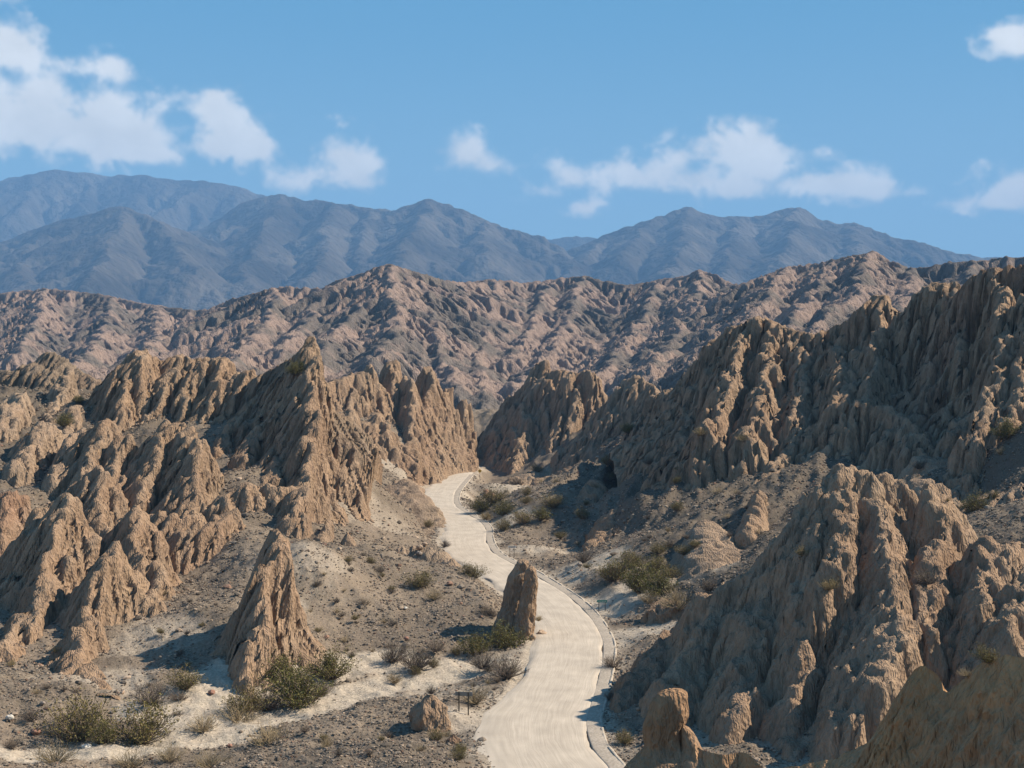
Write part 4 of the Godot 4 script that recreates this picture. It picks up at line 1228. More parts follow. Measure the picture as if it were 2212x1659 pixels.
# ------------------------------------------------------------------ stones
func stone_mesh(sd: int) -> ArrayMesh:
	var r := RandomNumberGenerator.new()
	r.seed = sd
	var sm := SphereMesh.new()
	sm.radius = 0.5
	sm.height = 0.8
	sm.radial_segments = 7
	sm.rings = 3
	var a := sm.surface_get_arrays(0)
	var src: PackedVector3Array = a[Mesh.ARRAY_VERTEX]
	var idx: PackedInt32Array = a[Mesh.ARRAY_INDEX]
	var st := SurfaceTool.new()
	st.begin(Mesh.PRIMITIVE_TRIANGLES)
	st.set_smooth_group(-1)
	var k := FastNoiseLite.new()
	k.seed = sd
	k.frequency = 1.1
	for i in idx:
		var p := src[i]
		p *= 1.0 + 0.55 * k.get_noise_3dv(p * 1.4)
		p.y = maxf(p.y, -0.25)
		st.add_vertex(p)
	st.generate_normals()
	return st.commit()

func build_stones() -> void:
	var kinds := []
	for s in 4: kinds.append(stone_mesh(50 + s))
	var sets := [[], [], [], []]
	var cols := [[], [], [], []]
	var tries := 0
	var made := 0
	while made < 150000 and tries < 900000:
		tries += 1
		var t := rng.randf()
		var z := -84.0 * pow(330.0 / 84.0, t)
		var half := 4.0 + 0.39 * -z
		var x := rng.randf_range(-half, half)
		var d := sample(rd, x, z)
		if d < 4.4: continue
		var sandy := 0.0
		for p in patches:
			var ex: float = x - p[0]
			var ez: float = z - p[1]
			if ex * ex + ez * ez < p[2] * p[2]: sandy = maxf(sandy, p[3])
		if x < 6.0 and z > -140.0 and minf(line_dist(wash_line, x, z), line_dist(side_wash, x, z)) < 2.9: sandy = 1.05
		if rng.randf() < sandy * 0.93: continue
		if noise_a.get_noise_2d(x * 0.7, z * 0.7) < rng.randf_range(-0.6, 0.15): continue
		var far := -z / 100.0
		var sz := (0.09 + 0.16 * pow(rng.randf(), 3.0)) * lerpf(1.0, far, 0.6)
		if rng.randf() < 0.012: sz *= 2.6
		var b := Basis.from_euler(Vector3(rng.randf_range(-0.3, 0.3), rng.randf() * TAU, rng.randf_range(-0.3, 0.3))).scaled(Vector3(sz * rng.randf_range(0.8, 1.4), sz * rng.randf_range(0.6, 1.0), sz))
		var k := rng.randi() % 4
		var y := surface_y(x, z)
		sets[k].append(Transform3D(b, Vector3(x, y + sz * 0.12, z)))
		var g := rng.randf_range(0.45, 1.5)
		var base := Color(0.170, 0.138, 0.108) if rng.randf() < 0.72 else (Color(0.27, 0.205, 0.15) if rng.randf() < 0.8 else Color(0.19, 0.115, 0.08))
		cols[k].append(Color(base.r * g, base.g * g, base.b * g))
		made += 1
	for p in rubble:
		if sample(rd, p.x, p.z) < 4.6: continue
		var sz := (0.10 + 0.34 * pow(rng.randf(), 3.0)) * lerpf(1.0, -p.z / 130.0, 0.6)
		var b := Basis.from_euler(Vector3(rng.randf_range(-0.4, 0.4), rng.randf() * TAU, rng.randf_range(-0.4, 0.4))).scaled(Vector3(sz * rng.randf_range(0.8, 1.5), sz * rng.randf_range(0.6, 1.1), sz))
		var k := rng.randi() % 4
		sets[k].append(Transform3D(b, Vector3(p.x, surface_y(p.x, p.z) + sz * 0.1, p.z)))
		var t := rng.randf_range(0.7, 1.15)
		cols[k].append(Color(0.33 * t, 0.235 * t, 0.165 * t))
	for k in 4:
		var mm := MultiMesh.new()
		mm.transform_format = MultiMesh.TRANSFORM_3D
		mm.use_colors = true
		mm.mesh = kinds[k]
		mm.instance_count = sets[k].size()
		for i in sets[k].size():
			mm.set_instance_transform(i, sets[k][i])
			mm.set_instance_color(i, cols[k][i])
		var o := MultiMeshInstance3D.new()
		o.multimesh = mm
		o.material_override = M.stone
		o.name = numbered("gravel")
		add_child(o)
		o.set_meta("kind", "stuff")
		o.set_meta("label", "loose grey and brown stones strewn over the slopes")
		o.set_meta("category", "gravel")

func boulder(qx: float, qy: float, px: float, label: String, col: Color, sd: int) -> void:
	var p := hit(qx, qy)
	var w := px / F * -p.z
	var v := PackedVector3Array()
	var c := PackedColorArray()
	var nu := 22
	var nv := 12
	var k := FastNoiseLite.new()
	k.seed = sd
	k.frequency = 0.9
	k.fractal_octaves = 3
	for j in nv:
		var b := -PI * 0.5 + PI * j / (nv - 1)
		for i in nu:
			var a := TAU * i / nu
			var q := Vector3(cos(a) * cos(b), sin(b) * 0.72, sin(a) * cos(b))
			q *= 0.5 * (1.0 + 0.5 * k.get_noise_3dv(q * 1.5))
			v.append(q * w)
			var t := 1.0 + 0.4 * k.get_noise_3dv(q * 6.0)
			c.append(Color(col.r * t, col.g * t, col.b * t))
	var o := put("boulder", grid_mesh(v, c, nu, nv, true), M.stone)
	o.position = p + Vector3(0, w * 0.15, 0)
	o.rotation.y = sd * 1.3
	tag(o, label, "boulder")

func build_boulders() -> void:
	var grey := Color(0.24, 0.2, 0.17)
	var red := Color(0.27, 0.15, 0.11)
	var white := Color(0.5, 0.46, 0.4)
	boulder(1056, 1074, 22, "large brown boulder beside the far road bend below the yellow sign", red, 1)
	boulder(1050, 1063, 11, "smaller brown boulder behind the large one at the far bend", red, 2)
	boulder(187, 1618, 22, "flat white boulder lying in the sandy wash at the bottom", white, 3)
	boulder(496, 1612, 11, "single red stone on the sandy track of the wash", red, 4)
	boulder(80, 1462, 15, "reddish boulder below the layered outcrop", red, 5)
	boulder(95, 1464, 13, "pale boulder next to the reddish one below the layered outcrop", white, 6)
	boulder(78, 1584, 20, "brown boulder at the left edge of the olive shrub", red, 7)
	boulder(22, 1552, 16, "long pale stone on the gravel at the left edge", white, 8)
	boulder(92, 1520, 11, "grey stone on the gravel above the olive shrub", grey, 9)
	boulder(458, 1498, 15, "brown boulder where the wash meets the gravel hill", red, 10)
	boulder(906, 1184, 15, "tan boulder on the gravel hill crest near the road", Color(0.34, 0.25, 0.18), 11)
	boulder(918, 1176, 10, "small tan boulder on the gravel hill crest near the road", Color(0.34, 0.25, 0.18), 12)
	boulder(905, 1197, 13, "dark round boulder just below the crest boulders", grey, 13)
	boulder(942, 1367, 9, "grey stone at the foot of the gravel hill left of the pillar", grey, 14)
	boulder(878, 1380, 10, "brown stone at the foot of the gravel hill above the grey shrubs", red, 15)
	boulder(876, 1315, 9, "pale stone halfway up the gravel hill", white, 16)
	boulder(1252, 1221, 12, "dark stone on the roadside bank near the arrow sign", grey, 17)
	boulder(1170, 1372, 20, "rubble block at the foot of the split pillar", Color(0.34, 0.25, 0.18), 18)
	boulder(1150, 1377, 14, "smaller rubble block at the foot of the split pillar", Color(0.34, 0.25, 0.18), 19)

# ------------------------------------------------------------------ shrubs
var shrub_kinds := {}

func tube(v: PackedVector3Array, n: PackedVector3Array, c: PackedColorArray, idx: PackedInt32Array, pts: Array, r0: float, col: Color) -> void:
	var start := v.size()
	var m := pts.size()
	for k in m:
		var dir: Vector3 = (pts[mini(k + 1, m - 1)] - pts[maxi(k - 1, 0)]).normalized()
		var s := dir.cross(Vector3(0.3, 0.2, 0.9)).normalized()
		var u := s.cross(dir)
		var r := r0 * (1.0 - 0.85 * k / (m - 1))
		for e in 3:
			var a := TAU * e / 3.0
			var o := s * cos(a) + u * sin(a)
			v.append(pts[k] + o * r)
			n.append(o)
			c.append(col)
	for k in m - 1:
		for e in 3:
			var a := start + k * 3 + e
			var b := start + k * 3 + (e + 1) % 3
			idx.append_array([a, b, a + 3, b, b + 3, a + 3])

func shrub_parts(sd: int, twigs: int, leaves: int, leaf: Color, wood: Color, flat: float, size: float) -> Array:
	# about one metre across; stems fan out from one foot and carry small leaves
	var r := RandomNumberGenerator.new()
	r.seed = sd
	var v := PackedVector3Array()
	var n := PackedVector3Array()
	var c := PackedColorArray()
	var idx := PackedInt32Array()
	var tips := []
	var lobes := []
	for k in 5: lobes.append([r.randf() * TAU, r.randf_range(0.65, 1.1)])
	for k in twigs:
		var a := r.randf() * TAU
		var reach := 0.6
		for l in lobes: reach = maxf(reach, l[1] * (0.6 + 0.4 * cos(a - l[0])))
		var tilt := sqrt(r.randf()) * 1.25
		var len := 0.5 * reach * r.randf_range(0.75, 1.1)
		var p := Vector3(r.randf_range(-0.05, 0.05), -0.06, r.randf_range(-0.05, 0.05))
		var dir := Vector3(cos(a) * sin(tilt), cos(tilt) * flat, sin(a) * sin(tilt))
		var pts := [p]
		for s in 4:
			p += dir * len * 0.25
			dir = (dir + Vector3(r.randf_range(-0.25, 0.25), r.randf_range(-0.1, 0.22), r.randf_range(-0.25, 0.25))).normalized() * dir.length()
			pts.append(p)
			if s > 0: tips.append([p, dir])
		var t := r.randf_range(0.6, 1.3)
		tube(v, n, c, idx, pts, 0.009, Color(wood.r * t, wood.g * t, wood.b * t))
		for b in 3:
			var q: Vector3 = pts[2 + b % 3]
			var e := (dir.normalized() + Vector3(r.randf_range(-0.9, 0.9), r.randf_range(-0.3, 0.7), r.randf_range(-0.9, 0.9))).normalized()
			var q1 := q + e * 0.07
			var q2 := q1 + (e + Vector3(r.randf_range(-0.4, 0.4), 0.3, r.randf_range(-0.4, 0.4))).normalized() * 0.08
			tube(v, n, c, idx, [q, q1, q2], 0.005, Color(wood.r * t, wood.g * t, wood.b * t))
			tips.append([q2, e])
	var stems := mesh_of(v, n, c, idx)
	v = PackedVector3Array()
	n = PackedVector3Array()
	c = PackedColorArray()
	idx = PackedInt32Array()
	for k in leaves:
		var tip = tips[r.randi() % tips.size()]
		var p: Vector3 = tip[0] + Vector3(r.randfn(0, 0.03), r.randfn(0, 0.03), r.randfn(0, 0.03))
		var d := Vector3(r.randfn(0, 1), r.randfn(0.5, 1), r.randfn(0, 1)).normalized()
		var s := d.cross(Vector3(r.randfn(0, 1), r.randfn(0, 1), r.randfn(0, 1))).normalized()
		var ln := size * r.randf_range(0.6, 1.4)
		var b := v.size()
		v.append_array([p - s * ln * 0.3, p + d * ln, p + s * ln * 0.3, p - d * ln * 0.3])
		var nn := s.cross(d)
		for e in 4: n.append(nn)
		var t := r.randf_range(0.6, 1.35)
		var cc := leaf.lerp(Color(0.2, 0.17, 0.07), r.randf() * 0.4)
		for e in 4: c.append(Color(cc.r * t, cc.g * t, cc.b * t))
		idx.append_array([b, b + 1, b + 2, b, b + 2, b + 3])
	return [stems, mesh_of(v, n, c, idx) if leaves else null]

func shrub(qx: float, qy: float, px: float, kind: String, label: String, group := "") -> void:
	var p := hit(qx, qy)
	if p.z < -600.0: return
	var w := 1.45 * px / F * -p.z
	var set: Array = shrub_kinds[kind]
	var parts: Array = set[rng.randi() % set.size()]
	var o := thing("shrub", label, "shrub", p, group)
	put("stems", parts[0], M.twig, o)
	if parts[1]: put("foliage", parts[1], M.leaf, o)
	o.rotation.y = rng.randf() * TAU
	o.scale = Vector3(w, w * rng.randf_range(0.85, 1.1), w)

func build_shrubs() -> void:
	var wood := Color(0.17, 0.13, 0.095)
	var pale := Color(0.30, 0.235, 0.15)
	for s in 3:
		shrub_kinds.get_or_add("green", []).append(shrub_parts(100 + s, 80, 3600, Color(0.118, 0.108, 0.030), wood, 1.15, 0.026))
		shrub_kinds.get_or_add("olive", []).append(shrub_parts(110 + s, 80, 2400, Color(0.155, 0.125, 0.042), wood, 1.0, 0.024))
		shrub_kinds.get_or_add("grey", []).append(shrub_parts(120 + s, 90, 500, Color(0.15, 0.125, 0.085), Color(0.15, 0.12, 0.1), 0.8, 0.02))
		shrub_kinds.get_or_add("dry", []).append(shrub_parts(130 + s, 80, 260, Color(0.24, 0.19, 0.08), pale, 0.85, 0.018))
		shrub_kinds.get_or_add("yellow", []).append(shrub_parts(140 + s, 80, 1300, Color(0.27, 0.195, 0.07), pale, 0.9, 0.024))
	for q in [
		[168, 1592, 118, "olive", "wide olive shrub at the bottom left beside a brown boulder"],
		[301, 1600, 128, "olive", "wide loose olive shrub right of the bottom left olive shrub"],
		[225, 1606, 60, "green", "low green shrub squeezed between the two wide olive shrubs"],
		[326, 1516, 78, "grey", "bare brown shrub at the gravel edge above the loose olive shrub"],
		[389, 1511, 46, "grey", "small bare shrub right of the bare brown one at the wash"],
		[399, 1484, 66, "olive", "thin olive shrub on the gravel above the wash"],
		[528, 1538, 86, "olive", "brownish shrub at the left end of the thicket under the lone blade"],
		[575, 1530, 70, "grey", "grey twiggy shrub in the middle of the thicket under the lone blade"],
		[640, 1522, 112, "green", "largest green shrub of the thicket under the lone blade"],
		[610, 1478, 90, "green", "dense green shrub at the back of the thicket under the lone blade"],
		[716, 1463, 82, "green", "round green shrub at the right end of the thicket"],
		[690, 1500, 60, "grey", "low grey twigs in front of the round green shrub"],
		[438, 1576, 68, "dry", "dry straw shrub on the gravel bar of the wash"],
		[512, 1558, 84, "dry", "low dry brush in front of the thicket"],
		[578, 1606, 80, "dry", "yellowish bare shrub beside the sandy track"],
		[116, 1645, 76, "dry", "bare forked shrub in the sand at the bottom left"],
		[282, 1656, 70, "dry", "dry brush at the bottom edge left of centre wash"],
		[366, 1642, 58, "dry", "dry bush between the two sandy tracks"],
		[452, 1656, 66, "dry", "dry brush at the bottom edge on the sandy track"],
		[121, 1408, 20, "yellow", "tiny yellow shrub in the black shadow of the pitted blade"],
		[389, 1413, 20, "grey", "tiny dark shrub on the gravel left of the lone blade shadow"],
		[24, 1437, 18, "yellow", "tiny yellow shrub on the gravel at the left edge"],
		[406, 1438, 14, "yellow", "tiny rusty shrub below the lone blade shadow"],
		[66, 1554, 40, "grey", "brown twiggy shrub on the gravel left of the olive shrub"],
		[25, 1614, 42, "grey", "grey twiggy shrub at the left edge above the sand"],
		[1023, 1411, 58, "green", "dark green shrub left of the pillar, the lower of two"],
		[1090, 1398, 70, "green", "dark green shrub at the foot of the split pillar"],
		[986, 1413, 24, "olive", "small olive shrub left of the two green pillar shrubs"],
		[1163, 1340, 18, "yellow", "small yellow shrub at the right foot of the pillar"],
		[1022, 1246, 50, "olive", "olive shrub on the road edge behind the pillar"],
		[1060, 1330, 46, "grey", "dark shrub in the shade left of the pillar"],
		[962, 1180, 24, "grey", "small dark shrub on the hill edge above the road"],
		[848, 1425, 64, "grey", "dark dry brush right of the end of the sandy track"],
		[943, 1404, 44, "grey", "grey twiggy shrub left of the small olive shrub"],
		[900, 1440, 84, "grey", "long low grey brush on the bank above the grey sign"],
		[853, 1473, 38, "dry", "dry shrub on the bank left of the grey sign"],
		[1093, 1460, 80, "grey", "wide grey twiggy shrub on the embankment of the road"],
		[1045, 1440, 60, "grey", "grey twiggy shrub behind the wide one on the embankment"],
		[1027, 1516, 56, "dry", "yellowish twiggy shrub behind the grey sign"],
		[939, 1292, 38, "dry", "dry shrub in the middle of the gravel hill"],
		[904, 1267, 56, "olive", "faint olive shrub high in the middle of the gravel hill"],
		[785, 1306, 34, "grey", "small shrub on the left part of the gravel hill"],
		[820, 1235, 30, "grey", "small grey shrub near the top of the gravel hill"],
		[1324, 1440, 46, "grey", "grey twiggy shrub hugging the right kerb of the road"],
		[1349, 1603, 40, "olive", "olive shrub at the right road edge near the head shaped rock"],
		[1318, 1508, 30, "grey", "small twiggy shrub at the right kerb below the grey one"],
		[1366, 1225, 50, "olive", "olive shrub above the sandy bank, upper left of its group"],
		[1324, 1250, 74, "olive", "broad olive brush on the sandy bank right of the road"],
		[1382, 1275, 74, "green", "bright green shrub on the sandy bank above the green sign"],
		[1419, 1286, 70, "green", "dark green shrub right of the bright one on the sandy bank"],
		[1447, 1246, 44, "olive", "olive shrub on the slope above the dark green one"],
		[1412, 1232, 50, "olive", "olive shrub between the upper shrubs of the sandy bank"],
		[1268, 1226, 18, "olive", "tiny olive shrub on the rim of the sandy bank"],
		[1261, 1211, 46, "grey", "grey brush on the slope right of the arrow sign"],
		[1464, 1310, 70, "dry", "wide dry brush above the rounded boulder outcrop"],
		[1400, 1300, 40, "dry", "reddish dry brush left of the wide dry brush"],
		[1529, 1272, 46, "grey", "grey shrub at the foot of the pale smooth spur"],
		[1422, 1194, 34, "olive", "olive shrub on the slope left of the pale spur"],
		[1478, 1196, 34, "olive", "olive shrub on the pale smooth spur"],
		[1500, 1180, 26, "olive", "small olive shrub at the top of the pale smooth spur"],
		[1042, 1105, 44, "green", "grey green shrub beside the kerb at the far bend"],
		[1067, 1082, 50, "olive", "broad shrub above the kerb shrub at the far bend"],
		[1088, 1111, 38, "green", "green shrub right of the kerb shrub at the far bend"],
		[1050, 1122, 25, "yellow", "straw yellow tuft beside the kerb of the far bend"],
		[1087, 1144, 32, "olive", "round olive shrub on the sand near the arrow sign"],
		[1130, 1128, 44, "olive", "large olive shrub in the middle of the far bend group"],
		[1169, 1121, 38, "green", "dark shrub at the right end of the far bend group"],
		[1194, 1092, 48, "olive", "olive shrub up the slope from the far bend group"],
		[1135, 1086, 28, "olive", "small olive shrub above the large olive one at the far bend"],
		[1137, 1068, 22, "olive", "small shrub on the slope below the rounded pillar"],
		[1174, 1047, 20, "yellow", "yellowish shrub at the foot of the flat topped buttress"],
		[1120, 1046, 32, "grey", "grey shrub on the bank right of the yellow sign"],
		[1161, 1018, 26, "olive", "olive shrub under the central fluted rib"],
		[1313, 1002, 32, "olive", "olive shrub on the dark gravel left of the tall blade"],
		[1258, 1118, 32, "olive", "olive shrub alone in the dark gravel above the arrow sign"],
		[925, 1137, 22, "olive", "small olive shrub on the pale spur left of the road"],
		[1358, 934, 32, "green", "green shrub at the foot of the dark dome"],
		[1461, 1101, 28, "olive", "rusty olive shrub right of the pale gullied spur"],
		[1451, 1071, 32, "grey", "dark grey shrub above the rusty olive one"],
		[1734, 1198, 30, "yellow", "straw shrub high on the huge brown hill"],
		[1791, 1272, 38, "yellow", "straw shrub in the middle of the huge brown hill"],
		[1582, 1343, 26, "yellow", "straw shrub low on the left of the huge brown hill"],
		[1572, 1488, 96, "olive", "large dark shrub in the shade below the huge brown hill"],
		[1660, 1500, 60, "grey", "dark brush in the gully below the huge brown hill"],
		[2003, 1258, 54, "grey", "grey twiggy shrub in the cleft right of the sunlit buttress"],
		[2134, 1428, 50, "olive", "olive shrub on the rim of the brown corner slope"],
		[2088, 1460, 30, "dry", "dry shrub left of the olive one on the rim"],
		[2102, 1103, 58, "olive", "dark olive shrub on the slope behind the pointed fin"],
		[2132, 1152, 26, "olive", "small olive shrub above the blunt fin"],
		[2176, 945, 54, "green", "green shrub on the slope under the high dark cliff"],
		[1865, 792, 24, "grey", "dark shrub on the gravel saddle of the big right hill"],
		[1607, 952, 26, "yellow", "yellowish shrub low on the dark face of the big right hill"],
		[1512, 938, 24, "yellow", "yellowish shrub at the left foot of the big right hill"],
		[1653, 772, 22, "yellow", "yellow shrub near the skyline of the big right hill"],
		[1540, 1000, 24, "olive", "lone shrub on the gravel below the big right hill"],
		[1985, 1010, 34, "grey", "shrub beside the pale knobbly spur"],
		[640, 808, 40, "green", "green shrub under the summit horn on its dark ridge"],
		[610, 815, 30, "green", "smaller green shrub left of the one under the summit horn"],
		[140, 920, 34, "green", "green shrub on the dark far left slope"],
		[170, 870, 24, "green", "upper green shrub on the dark far left slope"]]:
		shrub(q[0], q[1], q[2], q[3], q[4])
	for q in [[650, 1420, 860, 1180, 26, "left gravel hill", 26], [250, 1380, 480, 1160, 20, "gravel between the left fins", 14], [640, 1650, 1000, 1575, 34, "bank at the bottom centre", 14], [1180, 1180, 1640, 1000, 26, "dark gravel right of the road", 34], [20, 1560, 420, 1470, 26, "gravel beside the wash", 10], [2040, 1120, 2200, 960, 26, "gravel under the high dark cliff", 10], [860, 1500, 1080, 1420, 30, "bank behind the grey sign", 10]]:
		var spots := []
		for k in q[6]:
			spots.append([rng.randf_range(q[0], q[2]), rng.randf_range(q[3], q[1]), q[4] * rng.randf_range(0.4, 1.0), rng.randi() % 4])
		spots.sort_custom(func(a, b): return a[0] < b[0])
		for k in spots.size():
			var nth: String = str(k + 1) + ("th" if k in [10, 11, 12] else ["st", "nd", "rd"][k % 10] if k % 10 < 3 else "th")
			var e: Array = spots[k]
			shrub(e[0], e[1], e[2], ["grey", "dry", "olive", "grey"][e[3]], "%s small %s shrub from the left on the %s" % [nth, ["grey", "straw coloured", "olive", "grey"][e[3]], q[5]], "small shrubs on the %s" % q[5])

# ------------------------------------------------------------------ signs
func box(size: Vector3, at: Vector3, called: String, m: Material, parent: Node) -> MeshInstance3D:
	var b := BoxMesh.new()
	b.size = size
	var o := put(called, b, m, parent)
	o.position = at
	return o

func text(s: String, h: float, at: Vector3, m: Material, parent: Node) -> void:
	var t := TextMesh.new()
	t.text = s
	t.font_size = 32
	t.pixel_size = h / 24.0
	t.depth = 0.01
	var f := SystemFont.new()
	f.font_names = PackedStringArray(["Droid Sans"])
	t.font = f
	var o := put("lettering", t, m, parent)
	o.position = at

func flat_shape(pts: Array, depth: float) -> ArrayMesh:
	var st := SurfaceTool.new()
	st.begin(Mesh.PRIMITIVE_TRIANGLES)
	st.set_smooth_group(-1)
	var poly := PackedVector2Array(pts)
	var tri := Geometry2D.triangulate_polygon(poly)
	for side in [1, -1]:
		for k in range(0, tri.size(), 3):
			for e in ([0, 1, 2] if side == 1 else [2, 1, 0]):
				var p := poly[tri[k + e]]
				st.add_vertex(Vector3(p.x, p.y, side * depth * 0.5))
	for k in poly.size():
		var a := poly[k]
		var b := poly[(k + 1) % poly.size()]
		var h := depth * 0.5
		for p in [Vector3(a.x, a.y, h), Vector3(b.x, b.y, h), Vector3(a.x, a.y, -h), Vector3(b.x, b.y, h), Vector3(b.x, b.y, -h), Vector3(a.x, a.y, -h)]: st.add_vertex(p)
	st.generate_normals()
	return st.commit()

func build_signs() -> void:
	# grey back of a road sign, bottom centre
	var p := hit(1002, 1538)
	var s := -p.z / F
	var t := thing("road_sign", "grey road sign seen from behind on two posts left of the road", "sign", p)
	var ph := 44.0 * s
	for x in [-10.5, 10.0]: box(Vector3(0.09, ph + 0.6, 0.07), Vector3(x * s, ph * 0.5 - 0.3, 0.045), "post", M.post, t)
	box(Vector3(38.0 * s, 9.0 * s, 0.03), Vector3(0, ph - 4.6 * s, -0.01), "panel", M.panel_back, t)
	t.rotation.y = -0.12
	# green name board
	p = hit(1300, 1323)
	s = -p.z / F
	t = thing("name_board", "green name board on two thin posts at the right edge of the bend", "sign", p)
	ph = 27.0 * s
	for x in [-6.4, 7.4]: box(Vector3(0.07, ph + 0.5, 0.06), Vector3(x * s, ph * 0.5 - 0.25, -0.05), "post", M.post, t)
	box(Vector3(22.0 * s, 5.0 * s, 0.03), Vector3(0.5 * s, ph - 2.6 * s, 0.0), "panel", M.green, t)
	for k in 9:
		box(Vector3((0.7 + 0.5 * (k % 3)) * s, (0.9 + 0.35 * (k % 2)) * s, 0.008), Vector3((-7.5 + 2.0 * k) * s, ph - 2.6 * s, 0.02), "letter_mark", M.white, t)
	# black arrow on white
	p = hit(1106, 1196)
	s = -p.z / F
	t = thing("arrow_sign", "white sign with a long black arrow on two posts by the bend", "sign", p)
	ph = 16.5 * s
	for x in [-4.6, 4.6]: box(Vector3(0.07, ph + 0.5, 0.06), Vector3(x * s, ph * 0.5 - 0.25, -0.05), "post", M.post, t)
	box(Vector3(17.0 * s, 4.4 * s, 0.03), Vector3(0, ph - 2.0 * s, 0.0), "panel", M.white, t)
	var a := put("arrow", flat_shape([Vector2(-7.0, -0.75) * s, Vector2(5.2, -0.75) * s, Vector2(5.2, -1.3) * s, Vector2(7.0, 0.0) * s, Vector2(5.2, 1.3) * s, Vector2(5.2, 0.75) * s, Vector2(-7.0, 0.75) * s], 0.012), M.black, t)
	a.position = Vector3(0, ph - 2.0 * s, 0.022)
	# yellow warning diamond
	p = hit(1036.5, 1035)
	s = -p.z / F
	t = thing("warning_sign", "yellow diamond warning sign on a thin post at the far bend", "sign", p)
	ph = 14.0 * s
	box(Vector3(0.09, ph + 0.6, 0.07), Vector3(0, ph * 0.5 - 0.3, -0.05), "post", M.post, t)
	var r := 4.6 * s
	var dia := put("panel", flat_shape([Vector2(0, r), Vector2(-r, 0), Vector2(0, -r), Vector2(r, 0)], 0.03), M.yellow, t)
	dia.position = Vector3(0, ph + 3.6 * s, 0)
	var mark := put("symbol", flat_shape([Vector2(-2.2, -0.9) * s, Vector2(-2.2, 0.1) * s, Vector2(-1.0, 0.5) * s, Vector2(-0.3, 1.3) * s, Vector2(0.6, 1.0) * s, Vector2(1.2, 0.0) * s, Vector2(2.4, -0.4) * s, Vector2(2.4, -0.9) * s], 0.012), M.black, t)
	mark.position = Vector3(0, ph + 3.6 * s, 0.022)

